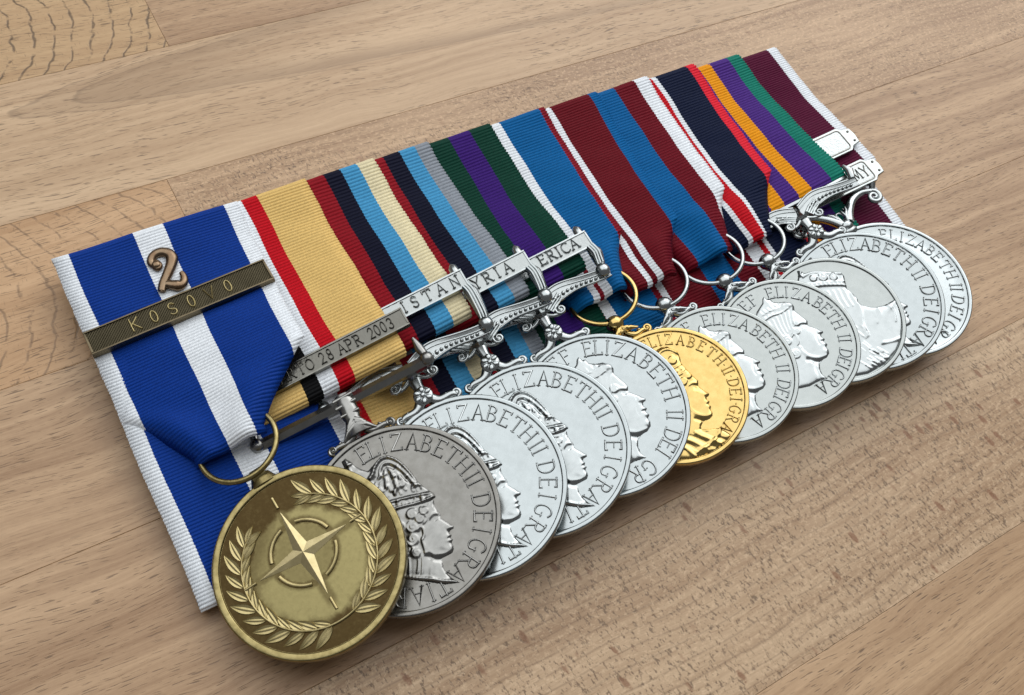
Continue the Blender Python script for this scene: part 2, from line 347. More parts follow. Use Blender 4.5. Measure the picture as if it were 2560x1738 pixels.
# ------------------------------------------------------------------ ribbons
def ribbon_mat(name, stripes, RIB, rough=0.62):
    """stripes: list of (width mm, colour)"""
    N = NT(name); uvn = N.n('ShaderNodeUVMap'); u = N.xyz(uvn.outputs[0])
    W = sum(s[0] for s in stripes)
    L = N.math('MULTIPLY', u[1], 1000.0); U = N.math('MULTIPLY', u[0], 100.0)
    z = N.math('ABSOLUTE', N.math('SUBTRACT', N.math('FRACT', N.math('DIVIDE', L, RIB)), .5))
    jit = N.noise(N.comb(0.0, N.math('FLOOR', N.math('DIVIDE', L, RIB)), 0.0), 3.7, 1)
    Uz = N.math('ADD', U, N.math('ADD', N.math('MULTIPLY', N.math('SUBTRACT', z, .25), .22), N.math('MULTIPLY', N.math('SUBTRACT', jit, .5), .22)))
    ramp = N.n('ShaderNodeValToRGB'); ramp.color_ramp.interpolation = 'CONSTANT'
    N.set(ramp.inputs[0], N.math('DIVIDE', Uz, W))
    el = ramp.color_ramp.elements; acc = 0
    while len(el) > 1: el.remove(el[-1])
    el[0].position = 0; el[0].color = (*stripes[0][1], 1)
    for wd, c in stripes[:-1]:
        acc += wd; e = el.new(acc / W)
    acc = 0
    for i, (wd, c) in enumerate(stripes): el[i].color = (*c, 1)
    th = N.noise(N.comb(N.math('MULTIPLY', U, 4.2), N.math('MULTIPLY', L, .9), 0.0), 1, 2, .6)
    col = N.mix(1.0, ramp.outputs[0], N.mix(N.smooth(th, .25, .75), (.84, .84, .84), (1.06, 1.06, 1.06)), 'MULTIPLY')
    fade = N.noise(N.comb(N.math('MULTIPLY', U, .11), N.math('MULTIPLY', L, .08), 4.0), 1, 3, .6)
    col = N.mix(1.0, col, N.mix(fade, (.88, .88, .88), (1.10, 1.10, 1.10)), 'MULTIPLY')
    yarn = N.math('SINE', N.math('MULTIPLY', N.math('ADD', U, N.math('MULTIPLY', L, .25)), 2 * math.pi / .30))
    hh = N.math('ADD', N.math('MULTIPLY', yarn, .5), N.math('MULTIPLY', th, 1.2))
    N.P(Base_Color=col, Roughness=rough, Normal=N.bump(hh, .35, 0.00006))
    N.b.inputs['Specular IOR Level'].default_value = 0.12
    return N.m
RIBP = {1: .68, 2: .74, 3: .90, 4: .90, 5: .84, 6: .78, 7: .74, 8: .82, 9: .82, 10: .86, 11: .75}
WHT = (0.84, 0.875, 0.91); 
def lin(r, g, b):
    f = lambda c: ((c / 255 + .055) / 1.055) ** 2.4 if c > 10 else c / 255 / 12.92
    return (f(r), f(g), f(b))
NATO_B = lin(7, 55, 140); SAND = lin(226, 190, 118); RED = lin(196, 14, 30); BLACK = lin(14, 14, 16)
RED3 = lin(142, 16, 30); NAVY = lin(12, 15, 38); LBL = lin(72, 152, 198); BUFF = lin(226, 214, 176); GREY = lin(142, 148, 156)
GREEN = lin(2, 58, 44); PURP = lin(58, 24, 112); BLU6 = lin(0, 94, 154); CRIM = lin(132, 20, 36); MAR7 = lin(104, 8, 24); MAR8 = lin(108, 6, 26)
NAVY9 = lin(10, 22, 52); RED9 = lin(224, 40, 58); GOLD10 = lin(236, 156, 20); GRN10 = lin(18, 122, 104); PUR10 = lin(76, 42, 128); MAR11 = lin(86, 10, 48)
STR = {1: [(3.0, WHT), (13.0, NATO_B), (6.4, WHT), (13.2, NATO_B), (2.9, WHT)],
       2: [(10.6, SAND), (3.4, BLACK), (3.4, WHT), (3.5, RED), (11.3, SAND)],
       3: [(4.1, BUFF), (4.2, LBL), (4.1, NAVY), (7.6, RED3), (4.1, NAVY), (4.2, LBL), (4.1, BUFF)],
       4: [(3.4, GREY), (4.0, LBL), (4.2, NAVY), (8.6, RED3), (4.2, NAVY), (4.0, LBL), (3.4, GREY)],
       5: [(5.6, GREEN), (5.8, PURP), (9.4, GREEN), (5.8, PURP), (5.6, GREEN)],
       6: [(1.5, CRIM), (11.4, BLU6), (2.8, WHT), (1.8, CRIM), (2.8, WHT), (11.4, BLU6), (1.5, CRIM)],
       7: [(2.4, BLU6), (11.6, MAR7), (2.0, WHT), (1.7, MAR7), (2.0, WHT), (11.6, MAR7), (2.4, BLU6)],
       8: [(4.0, WHT), (6.5, MAR8), (11.0, BLU6), (6.5, MAR8), (4.0, WHT)],
       9: [(2.5, RED9), (10.4, NAVY9), (1.5, WHT), (4.2, RED), (1.5, WHT), (10.4, NAVY9), (2.5, RED9)],
       10: [(4.1, GRN10), (6.2, PUR10), (4.0, GOLD10), (4.6, PUR10), (4.0, GOLD10), (6.2, PUR10), (4.1, GRN10)],
       11: [(3.0, WHT), (26.2, MAR11), (3.0, WHT)]}
RM = {k: ribbon_mat('ribbon_weave_%d' % k, s, RIBP[k]) for k, s in STR.items()}
XR = {1: 38.3, 2: 54.2, 3: 70.9, 4: 84.9, 5: 101.7, 6: 117.3, 7: 133.0, 8: 149.1, 9: 164.7, 10: 179.4, 11: 192.0}      # right edge at the top
XL = {1: 0.0}; XL.update({k: XR[k] - sum(s[0] for s in STR[k]) for k in XR if k > 1})
XR = {k: x - (1.3 if k == 1 else 1.75) * (x + 7.6) / 180 for k, x in XR.items()}
YT = {k: -0.8 for k in XR}; YT[9] = -1.2; YT[10] = -2.4; YT[11] = -3.6      # top edge of each ribbon
RW = {k: XR[k] - XL[k] for k in STR}; SW = {k: sum(s[0] for s in STR[k]) for k in STR}

def rib_h(L, p):
    return 0.34 * p * np.abs(np.sin(np.pi * L / p)) ** 0.62
def finish_ribbon(P, U, Lc, RIB, edge=True, damp=None):
    """P[rows, cols, 3] smooth sheet, U[rows, cols] mm across; adds the woven ribs and the selvages"""
    dL = np.gradient(P, axis=0); dU = np.gradient(P, axis=1)
    Nn = np.cross(dU, dL); Nn /= np.maximum(np.linalg.norm(Nn, axis=2, keepdims=True), 1e-9)
    mid = Nn[len(Nn) // 2, Nn.shape[1] // 2]
    Nn = -Nn
    h = rib_h(Lc, RIB)[:, None] + 0.025 * (NR.rand(*P.shape[:2]) - .5)
    if damp is not None: h = h * damp
    Q = P + Nn * h[..., None]
    if edge:
        T = dU / np.maximum(np.linalg.norm(dU, axis=2, keepdims=True), 1e-9)
        sc = (rib_h(Lc, RIB) * .9 + 0.10 * np.repeat(NR.rand(len(Lc) // 6 + 2), 6)[:len(Lc)])[:, None]
        if damp is not None: sc = sc * np.clip(damp[:, :1] * 2 - .6, 0, 1)
        Q[:, 0] -= T[:, 0] * sc; Q[:, -1] += T[:, -1] * sc
        d = 0.55
        A = Q[:, :1] - Nn[:, :1] * d; B = Q[:, -1:] - Nn[:, -1:] * d
        Q = np.concatenate([A, Q, B], 1); U = np.concatenate([U[:, :1], U, U[:, -1:]], 1)
    m = MB(); m.grid(Q)
    me = bpy.data.meshes.new('ribbon'); me.from_pydata((np.array(m.v) * S).tolist(), [], m.f); me.update()
    uvl = me.uv_layers.new(name='UVMap')
    vu = U.reshape(-1) / 100; vv = np.repeat(Lc / 1000, Q.shape[1])
    idx = np.empty(len(me.loops), np.int32); me.loops.foreach_get('vertex_index', idx)
    uvl.data.foreach_set('uv', np.c_[vu[idx], vv[idx]].astype(np.float32).reshape(-1))
    for p in me.polygons: p.use_smooth = True
    return me

def sstep(t): t = np.clip(t, 0, 1); return t * t * (3 - 2 * t)
def top_z(k, x, y):
    xc = XR[k] - RW[k] / 2
    return zp(y) + 0.75 + (0.06 if k > 1 else 0.022) * (x - xc)
def front_z(k, x, y, ybot, off):
    t = np.clip((-y - 3.0) / (-ybot - 3.0), 0, 1); wgt = sstep(t) ** 1.15
    return (1 - wgt) * top_z(k, x, y) + wgt * (zdisc(k, x, y) + off)

CB = {6: 100.5, 7: 114.2, 8: 131.6, 9: 145.6}      # where the folded ribbons gather above their rings
def front_ribbon(k, parent, vend, off, loop_r, xr_bot, taper=None, ncol=16):
    """vend: local height on the medal where the ribbon turns round its bar or ring"""
    cx, cy, cz, t, R = MED[k - 1]; W = RW[k]
    ybot = cy + vend; rt = 1.6
    La = rt * math.pi * .75; Lb = -ybot - rt; Lc_ = loop_r * math.pi; Lt = La + Lb + Lc_ + 3
    n = int(Lt / RIBP[k] * 7); Ls = np.linspace(0, Lt, n); q = np.linspace(0, 1, ncol)
    P = np.zeros((n, ncol, 3)); U = np.zeros((n, ncol)); damp = np.ones((n, ncol))
    for i, s_ in enumerate(Ls):
        if s_ < La: y = -rt
        else: y = max(-rt - (s_ - La), ybot)
        tt = np.clip((-y) / (-ybot), 0, 1)
        xr = XR[k] + (xr_bot - XR[k]) * sstep(tt); xlb = xr_bot - W * math.cos(math.radians(t)) if k > 1 else .4
        if k in CB: xlb = 2 * CB[k] - xr_bot
        xl = XL[k] + (xlb - XL[k]) * sstep(tt)
        a, b = xl, xr
        if taper:
            yf, uL, uR = taper; m = np.clip((yf - y) / (yf - ybot), 0, 1)
            shr = 1 - .08 * sstep(m); cmid = cx + (uL + uR) / 2; 
            xl, xr = xl + (1 - shr) * W / 2, xr - (1 - shr) * W / 2
            a = xl + (max(cx + uL, xl) - xl) * m; b = xr + (min(cx + uR, xr) - xr) * m
        x = a + (b - a) * q
        if taper:
            mm = np.clip((yf - y) / 2.0, 0, 1); damp[i] = 1 - mm * .8 * (1 - np.clip(np.minimum(x - a, b - x) / 2.0, 0, 1))
        U[i] = (x - xl) / (xr - xl) * SW[k]
        if s_ < La:
            ang = math.pi * .75 * (1 - s_ / La)                      # wraps over the top edge from behind
            zt = front_z(k, x, -rt, ybot, off)
            P[i, :, 0] = x; P[i, :, 1] = -rt + rt * math.sin(ang); P[i, :, 2] = zt - rt + rt * math.cos(ang)
        elif s_ < La + Lb:
            z = front_z(k, x, y, ybot, off)
            if taper:
                m = np.clip((taper[0] - y) / 4.0, 0, 1)
                d = np.minimum(x - a, b - x); z = z - 2.2 * m * (1 - np.clip(d / 4.0, 0, 1)) ** 2 + .7 * m * np.sin(np.clip((x - a) / (b - a), 0, 1) * 2 * np.pi * 1.5 + k) * np.clip(d / 3, 0, 1)
            P[i, :, 0] = x; P[i, :, 1] = y; P[i, :, 2] = z
        else:
            aa = min((s_ - La - Lb) / loop_r, math.pi); rest = max(0, s_ - La - Lb - Lc_)
            z = zdisc(k, x, ybot) + off
            if taper:
                d = np.minimum(x - a, b - x); z = z - 2.2 * (1 - np.clip(d / 4.0, 0, 1)) ** 2 + .7 * np.sin(np.clip((x - a) / (b - a), 0, 1) * 2 * np.pi * 1.5 + k) * np.clip(d / 3, 0, 1)
            P[i, :, 0] = x; P[i, :, 1] = ybot - loop_r * math.sin(aa) + rest; P[i, :, 2] = z - loop_r * (1 - math.cos(aa))
    # slow unevenness of hand-mounted cloth
    ph = rng.random() * 6
    P[:, :, 2] += 0.20 * np.sin(P[:, :, 1] * .21 + ph) * np.sin(P[:, :, 0] * .17 + ph * 2) + .06 * np.sin(P[:, :, 1] * .63 + P[:, :, 0] * .4 + ph)
    P[:, :, 0] += 0.10 * np.sin(P[:, :, 1] * .33 + ph)
    P[:, :, 1] += YT[k] * (1 - sstep(-P[:, :, 1] / 30.0))
    return link('ribbon', finish_ribbon(P, U, Ls, RIBP[k], damp=damp if taper else None), RM[k], parent)

def backing_ribbon(k, parent, ylo=-77.3, ncol=14):
    W = RW[k]; xr = XR[k]; xl = xr - W
    if k == 1: xl += .1
    y0 = -14.0; rt = 0.9; Lb = y0 - ylo; Lt = Lb + rt * math.pi + 2
    n = int(Lt / RIBP[k] * 7); Ls = np.linspace(0, Lt, n); q = np.linspace(0, 1, ncol); x = xl + (xr - xl) * q
    P = np.zeros((n, ncol, 3)); U = np.tile(q * SW[k], (n, 1)); xc = (xl + xr) / 2
    for i, s_ in enumerate(Ls):
        y = max(y0 - s_, ylo); bulge = 1.0 * sstep((-y - 66) / 10) * 0.5
        z = zp(y) + .60 + .022 * (x - xc) + bulge
        if s_ <= Lb: P[i] = np.c_[x, 0 * x + y, z]
        else:
            aa = min((s_ - Lb) / rt, math.pi); rest = max(0, s_ - Lb - rt * math.pi)
            P[i] = np.c_[x, 0 * x + ylo - rt * math.sin(aa) + rest, z - rt * (1 - math.cos(aa))]
    ph = rng.random() * 6
    P[:, :, 0] += 0.15 * np.sin(P[:, :, 1] * .18 + ph)
    return link('backing_ribbon', finish_ribbon(P, U, Ls + 3.1, RIBP[k]), RM[k], parent)

# ------------------------------------------------------------------ stroke lettering
def arc(cx, cy, rx, ry, a0, a1, n=9):
    a = np.radians(np.linspace(a0, a1, n)); return [(cx + rx * math.cos(t), cy + ry * math.sin(t)) for t in a]
def sf(x, y, w=.10): return [(x - w, y), (x + w, y)]
GL = {
 'E': (.62, [[(.06, 0), (.06, 1)], [(-.04, 1), (.56, 1), (.56, .90)], [(.06, .53), (.42, .53)], [(-.04, 0), (.60, 0), (.60, .10)]]),
 'F': (.58, [[(.06, 0), (.06, 1)], [(-.04, 1), (.54, 1), (.54, .90)], [(.06, .53), (.40, .53)], sf(.06, 0)]),
 'L': (.58, [[(.08, 0), (.08, 1)], sf(.08, 1), [(-.02, 0), (.56, 0), (.56, .12)]]),
 'I': (.20, [[(.10, 0), (.10, 1)], sf(.10, 0), sf(.10, 1)]),
 'Z': (.72, [[(.04, .90), (.04, 1), (.66, 1), (.02, 0), (.70, 0), (.70, .12)]]),
 'A': (.78, [[(.06, 0), (.38, 1), (.72, 0)], [(.17, .36), (.60, .36)], sf(.06, 0), sf(.72, 0)]),
 'B': (.66, [[(.08, 0), (.08, 1)], [(-.02, 1), (.30, 1)] + arc(.30, .77, .24, .23, 90, -90, 8) + [(.08, .54)], [(.28, .54)] + arc(.30, .27, .30, .27, 90, -90, 8) + [(-.02, 0)]]),
 'T': (.74, [[(.37, 0), (.37, 1)], [(.0, .88), (.0, 1), (.74, 1), (.74, .88)], sf(.37, 0)]),
 'H': (.80, [[(.08, 0), (.08, 1)], [(.72, 0), (.72, 1)], [(.08, .52), (.72, .52)], sf(.08, 0), sf(.08, 1), sf(.72, 0), sf(.72, 1)]),
 'D': (.80, [[(.08, 0), (.08, 1)], [(-.02, 1), (.28, 1)] + arc(.28, .5, .46, .5, 90, -90, 12) + [(-.02, 0)]]),
 'G': (.84, [arc(.44, .5, .40, .5, 50, 310, 16)[:-1] + [(.72, .14), (.72, .44)], sf(.70, .44, .12)]),
 'R': (.70, [[(.08, 0), (.08, 1)], [(-.02, 1), (.30, 1)] + arc(.30, .75, .26, .25, 90, -90, 8) + [(.08, .5)], [(.28, .5), (.66, 0)], sf(.08, 0), sf(.68, 0, .07)]),
 'P': (.62, [[(.08, 0), (.08, 1)], [(-.02, 1), (.30, 1)] + arc(.30, .74, .27, .26, 90, -90, 8) + [(.08, .48)], sf(.08, 0)]),
 'K': (.70, [[(.08, 0), (.08, 1)], [(.64, 1), (.08, .48)], [(.22, .60), (.68, 0)]]),
 'O': (.84, [arc(.42, .5, .38, .5, 0, 360, 20)]),
 'Q': (.84, [arc(.42, .5, .38, .5, 0, 360, 20)]),
 'o': (.50, [arc(.25, .5, .23, .5, 0, 360, 20)]),
 'S': (.56, [arc(.28, .75, .24, .25, 30, 270, 10) + arc(.28, .25, .25, .25, 90, -150, 10)]),
 'V': (.70, [[(.02, 1), (.35, 0), (.68, 1)]]),
 'N': (.80, [[(.10, 0), (.10, 1), (.70, 0), (.70, 1)], sf(.10, 0), sf(.70, 1)]),
 'M': (.94, [[(.06, 0), (.16, 1), (.47, .1), (.78, 1), (.88, 0)], sf(.06, 0), sf(.88, 0)]),
 'C': (.74, [arc(.42, .5, .38, .5, 50, 310, 16)]),
 'Y': (.70, [[(.02, 1), (.35, .5), (.68, 1)], [(.35, .5), (.35, 0)], sf(.35, 0)]),
 '2': (.54, [arc(.27, .72, .22, .28, 160, -30, 10) + [(.04, 0), (.52, 0)]]),
 '0': (.54, [arc(.27, .5, .23, .5, 0, 360, 18)]),
 '3': (.50, [arc(.22, .75, .22, .25, 140, -80, 9) + arc(.22, .26, .25, .26, 80, -150, 9)]),
 '8': (.52, [arc(.26, .76, .19, .24, 0, 360, 14), arc(.26, .26, .24, .26, 0, 360, 14)]),
 '.': (.16, [[(.06, .50), (.10, .50)]]),
}
def ridge(m, pts, w, h, z):
    P = [np.array(p, float) for p in pts]; Q = [P[0]]
    for p in P[1:]:
        if np.linalg.norm(p - Q[-1]) > 1e-6: Q.append(p)
    P = np.array(Q); n = len(P)
    if n < 2: return
    closed = np.linalg.norm(P[0] - P[-1]) < 1e-5
    T = np.diff(P, axis=0); T /= np.linalg.norm(T, axis=1, keepdims=True)
    Ns = np.c_[-T[:, 1], T[:, 0]]
    off = np.zeros_like(P)
    for i in range(n):
        a = Ns[i - 1] if i > 0 else (Ns[-1] if closed else Ns[0]); b = Ns[i] if i < n - 1 else (Ns[0] if closed else Ns[-1])
        s_ = a + b; l = s_ @ s_
        off[i] = s_ * min(2 / max(l, .35), 2.4) if l > 1e-6 else a
    if not closed:
        P[0] = P[0] - T[0] * w * .45; P[-1] = P[-1] + T[-1] * w * .45
    G = np.zeros((n, 5, 3))
    for j, (o_, hh) in enumerate(((-.5, -.06), (-.24, h * .86), (0, h), (.24, h * .86), (.5, -.06))):
        G[:, j, :2] = P + off * o_ * w; G[:, j, 2] = z + hh
    b = len(m.v); m.grid(G)
    if not closed:
        m.f.append(tuple(b + j for j in range(5))); m.f.append(tuple(b + (n - 1) * 5 + j for j in range(5))[::-1])
def glyph(m, ch, org, ang, size, w, h, z, widen=1.0, dens=False):
    wd, strokes = GL[ch]; c, s_ = math.cos(ang), math.sin(ang)
    for k, st in enumerate(strokes):
        pts = []
        # subdivide long straight strokes a little so that they can follow a curve
        for x, y in st:
            X, Y = (x - wd / 2) * size * widen, (y - .5) * size
            pts.append((org[0] + X * c - Y * s_, org[1] + X * s_ + Y * c))
        thin = len(st) == 2 and abs(st[0][1] - st[1][1]) < 1e-6
        ridge(m, pts, w * (.72 if thin else 1.0), h * (.8 if thin else 1), z + .003 * (k % 5))
def ring_text(letters, r, size, w, h, z, widen=1.0):
    """letters: list of (char, clockwise angle from the top in degrees)"""
    m = MB()
    for ch, a in letters:
        t = math.radians(a); glyph(m, ch, (r * math.sin(t), r * math.cos(t)), -t, size, w, h, z, widen)
    return m.mesh('inscription', 60)

# ------------------------------------------------------------------ struck relief (height field)
def pdist(X, Y, poly, closed=True):
    P = np.array(poly, float); n = len(P); D = np.full(X.shape, 1e9); inside = np.zeros(X.shape, bool)
    rngi = range(n if closed else n - 1)
    for i in rngi:
        a = P[i]; b = P[(i + 1) % n]; d = b - a; L = d @ d + 1e-12
        t = np.clip(((X - a[0]) * d[0] + (Y - a[1]) * d[1]) / L, 0, 1)
        D = np.minimum(D, (X - a[0] - t * d[0]) ** 2 + (Y - a[1] - t * d[1]) ** 2)
        if closed:
            c = ((a[1] > Y) != (b[1] > Y)) & (X < (b[0] - a[0]) * (Y - a[1]) / (b[1] - a[1] + 1e-12) + a[0]); inside ^= c
    return np.sqrt(D), inside
def spline(pts, n=6):
    P = np.array(pts, float); out = []
    for i in range(len(P) - 1):
        p0 = P[max(i - 1, 0)]; p1 = P[i]; p2 = P[i + 1]; p3 = P[min(i + 2, len(P) - 1)]
        for t in np.linspace(0, 1, n, endpoint=False):
            out.append(.5 * ((2 * p1) + (-p0 + p2) * t + (2 * p0 - 5 * p1 + 4 * p2 - p3) * t * t + (-p0 + 3 * p1 - 3 * p2 + p3) * t ** 3))
    out.append(P[-1]); return [tuple(q) for q in out]
def relief(polys, feats, z0, cell=.125, rmax=None, hs=.72):
    """polys: (outline, height, shoulder width); feats: raised strokes, beads and soft swellings"""
    A = np.concatenate([np.array(p[0]) for p in polys]); x0, y0 = A.min(0) - .5; x1, y1 = A.max(0) + .5
    xs = np.arange(x0, x1, cell); ys = np.arange(y0, y1, cell); X, Y = np.meshgrid(xs, ys)
    H = np.zeros_like(X); M = np.zeros(X.shape, bool)
    for poly, h, wd in polys:
        d, ins = pdist(X, Y, poly); q = np.clip(d / wd, 0, 1); dome = h * (.10 + .90 * np.sqrt(1 - (1 - q) ** 2)); dome *= np.clip(d / .28, 0, 1) ** .8
        H = np.where(ins, np.maximum(H, dome), H); M |= ins
    for f in feats:
        if f[0] == 's':                     # stroke ridge
            d, _ = pdist(X, Y, f[1], False); H = H + f[3] * np.exp(-(d / f[2]) ** 2) * M
        elif f[0] == 'b':                   # beads along a line
            P = np.array(f[1], float); L = np.r_[0, np.cumsum(np.linalg.norm(np.diff(P, axis=0), axis=1))]
            for s_ in np.arange(0, L[-1], f[4]):
                bx, by = np.interp(s_, L, P[:, 0]), np.interp(s_, L, P[:, 1]); H = H + f[3] * np.exp(-((X - bx) ** 2 + (Y - by) ** 2) / f[2] ** 2) * M
        elif f[0] == 'e':                   # soft ellipse  (cx, cy, rx, ry, rot, h)
            _, cx, cy, rx, ry, ro, h = f; c, s_ = math.cos(math.radians(ro)), math.sin(math.radians(ro)); a = ((X - cx) * c + (Y - cy) * s_) / rx; b = (-(X - cx) * s_ + (Y - cy) * c) / ry
            H = H + h * np.exp(-(a * a + b * b)) * M
        elif f[0] == 'c':                   # curl: spiral ridge
            _, cx, cy, r, h, t0 = f; tt = np.linspace(0, 1.6 * 2 * np.pi, 26); sp = [(cx + r * (1 - t / 12) * math.cos(t + t0), cy + r * (1 - t / 12) * math.sin(t + t0)) for t in tt]
            d, _ = pdist(X, Y, sp, False); H = H + (h * np.exp(-(d / (r * .24)) ** 2) + h * .6 * np.exp(-((X - cx) ** 2 + (Y - cy) ** 2) / r ** 2)) * M
    for _ in range(2):
        Hp = np.pad(H, 1, mode='edge'); H = (4 * H + 2 * (Hp[1:-1, :-2] + Hp[1:-1, 2:] + Hp[:-2, 1:-1] + Hp[2:, 1:-1]) + Hp[:-2, :-2] + Hp[:-2, 2:] + Hp[2:, :-2] + Hp[2:, 2:]) / 16
    if rmax: M &= (X ** 2 + Y ** 2) < rmax ** 2
    H = np.maximum(H, 0.0)
    keep = M.copy(); keep[1:] |= M[:-1]; keep[:-1] |= M[1:]; keep[:, 1:] |= M[:, :-1]; keep[:, :-1] |= M[:, 1:]
    Zv = np.where(M, z0 + H * hs, z0 - .08)
    if rmax: keep &= (X ** 2 + Y ** 2) < (rmax + .05) ** 2
    idx = -np.ones(X.shape, int); idx[keep] = np.arange(keep.sum())
    V = np.c_[X[keep], Y[keep], Zv[keep]]
    q = keep[:-1, :-1] & keep[1:, :-1] & keep[:-1, 1:] & keep[1:, 1:]
    q &= (M[:-1, :-1] | M[1:, :-1] | M[:-1, 1:] | M[1:, 1:])
    F = np.c_[idx[:-1, :-1][q], idx[:-1, 1:][q], idx[1:, 1:][q], idx[1:, :-1][q]]
    me = bpy.data.meshes.new('effigy'); me.from_pydata((V * S).tolist(), [], F.tolist()); me.update()
    for p in me.polygons: p.use_smooth = True
    return me
Z0 = -0.40                       # level of the struck field below the rim
def hair_lines(lines, w=.16, h=.13): return [('s', spline(l), w, h) for l in lines]

def effigy_crowned():
    face = [(6.35, .2), (6.05, -.7), (6.1, -1.9), (6.2, -2.8), (5.98, -3.45), (6.35, -4.2), (6.85, -5.1), (7.35, -6.0), (7.15, -6.4), (6.4, -6.42), (6.0, -6.65), (6.25, -7.3), (5.8, -7.66), (6.08, -8.15), (5.5, -8.55), (5.55, -9.2), (5.35, -9.85), (4.75, -10.3), (3.7, -10.3), (2.7, -10.3),
            (2.45, -10.9), (2.2, -11.9), (2.3, -13.3), (2.7, -14.5), (3.5, -15.7), (1.0, -14.7), (-1.2, -13.0), (-3.2, -11.5), (-5.2, -9.9), (-5.4, -7.0), (-6.3, -4), (-6.0, -1), (-5.2, 1.6), (0, 2.8)]
    crown = [(7.0, .5), (6.9, 1.5), (5.7, 3.8), (5.35, 5.0), (5.1, 7.0), (4.75, 8.8), (4.0, 10.8), (2.8, 12.25), (1.2, 12.6), (-.5, 11.9), (-1.9, 11.3), (-2.9, 12.2), (-3.6, 13.4), (-3.9, 14.4), (-4.6, 15.7), (-5.6, 15.4), (-5.6, 14.2), (-6.3, 13.3), (-5.4, 12.2), (-5.6, 10.9), (-7, 10), (-8, 8.5), (-8, 6.5), (-6.8, 4.5), (-5.4, 2.4), (0, 1.0), (4, .2)]
    archl = spline([(5.6, 3.9), (5.1, 6.2), (4.55, 8.6), (3.7, 10.6), (2.5, 11.9), (1.1, 12.15), (-.4, 11.3), (-1.4, 10.2), (-2.4, 9.6)])
    archi = spline([(4.7, 4.2), (4.25, 6.2), (3.75, 8.2), (3.0, 9.9), (2.1, 10.9), (1.1, 11.0), (.2, 10.3), (-.4, 9.2)])
    archb = spline([(-7.0, 5.0), (-7.6, 7.4), (-6.6, 9.4), (-5.0, 10.2), (-3.4, 9.9)])
    f = [('s', archl, .26, .26), ('b', archl, .27, .34, .72), ('s', archi, .22, .24), ('s', archb, .25, .25), ('b', archb, .18, .2, .5)]
    gv = spline([(4.05, 5.0), (3.55, 6.8), (3.05, 8.3), (2.4, 9.6), (1.6, 10.3), (.9, 10.2), (.3, 9.4)])
    f += [('s', gv, .30, -.34), ('s', archl, .5, .12)]
    f += [('s', spline([(-.2, 6.6), (.4, 8.2), (.9, 10.2)]), .34, .24), ('s', spline([(1.5, 7.2), (1.8, 8.6), (1.7, 10.4)]), .34, .26), ('s', spline([(2.9, 6.0), (3.0, 7.4), (2.7, 9.0)]), .3, .22), ('s', spline([(.8, 7.0), (1.1, 8.0), (1.2, 9.6)]), .2, -.12)]
    # fleurs and crosses standing on the circlet
    for cx, cy, s_ in ((4.6, 3.9, .8), (1.6, 5.0, 1.15), (-2.0, 6.0, 1.1), (-5.0, 5.8, .8)):
        f += [('e', cx, cy + .9 * s_, .4 * s_, .7 * s_, 0, .34), ('e', cx - .75 * s_, cy + .35 * s_, .5 * s_, .33 * s_, 30, .30), ('e', cx + .75 * s_, cy + .35 * s_, .5 * s_, .33 * s_, -40, .30), ('s', [(cx, cy - .9), (cx, cy + .4)], .28, .2), ('e', cx + .95 * s_, cy - .5, .3, .3, 0, .22), ('e', cx - .95 * s_, cy - .4, .3, .3, 0, .22)]
    band = spline([(-5.8, 3.7), (-3, 3.9), (0, 3.5), (3, 2.7), (6.4, 1.6)]); band2 = spline([(-5.4, 2.0), (-3, 2.4), (0, 2.0), (3, 1.2), (6.5, .45)]); bandm = spline([(-5.6, 2.9), (-3, 3.1), (0, 2.75), (3, 1.95), (6.4, 1.0)])
    f += [('s', band, .26, .36), ('s', band2, .26, .36), ('b', band, .20, .22, .52), ('b', band2, .20, .22, .52), ('b', bandm, .40, .28, 1.15)]
    for i in range(130):
        f.append(('e', -6.5 + 11.0 * NR.rand(), 4.6 + 5.0 * NR.rand(), .28 + .2 * NR.rand(), .22, 90 * NR.rand(), (.20 if i % 2 else -.14)))
    for i in range(90):
        bx = -5.5 + 11.8 * NR.rand(); by = 2.9 - .30 * max(bx, 0) + 1.5 * (NR.rand() - .5) - .02 * bx; f.append(('e', bx, by, .22, .22, 0, .16))
    f += [('e', 6.45, .75, .75, .6, 20, .35), ('e', -4.6, 14.4, .9, .8, 0, .3), ('s', [(-4.8, 12.5), (-4.7, 15.3)], .22, .3), ('s', [(-5.7, 13.9), (-3.9, 14.1)], .22, .3), ('e', -4.3, 11.6, 1.1, .9, 0, .35)]
    # face
    f += [('e', 4.4, -6.6, 1.7, 2.4, 10, .22), ('e', 5.15, -3.2, .75, .45, 10, -.26), ('s', spline([(4.2, -2.5), (5.0, -2.15), (5.75, -2.4)]), .22, .16), ('s', spline([(4.5, -3.35), (5.05, -3.05), (5.65, -3.35)]), .10, .16), ('s', spline([(4.6, -3.7), (5.1, -3.85), (5.6, -3.65)]), .10, .10), ('e', 5.25, -3.45, .2, .2, 0, .12),
          ('e', 6.45, -6.05, .38, .3, 0, .16), ('s', spline([(5.9, -5.5), (5.75, -6.0), (6.0, -6.35)]), .12, -.14), ('s', spline([(5.3, -7.75), (5.8, -7.62)]), .10, -.16), ('e', 5.65, -7.25, .4, .2, 10, .1), ('e', 5.55, -8.05, .4, .2, -5, .1), ('e', 4.9, -9.4, .6, .5, 0, .14),
          ('s', spline([(4.6, -10.05), (3.2, -9.75), (1.8, -8.8), (1.1, -7.2), (1.0, -5.6)]), .40, .18), ('s', spline([(4.9, -10.8), (3.2, -10.55), (1.6, -9.9), (.6, -8.6)]), .45, -.34)]
    f += [('s', spline([(1.5, -9.5), (.2, -11.2), (-.6, -12.8)]), .5, .16)]
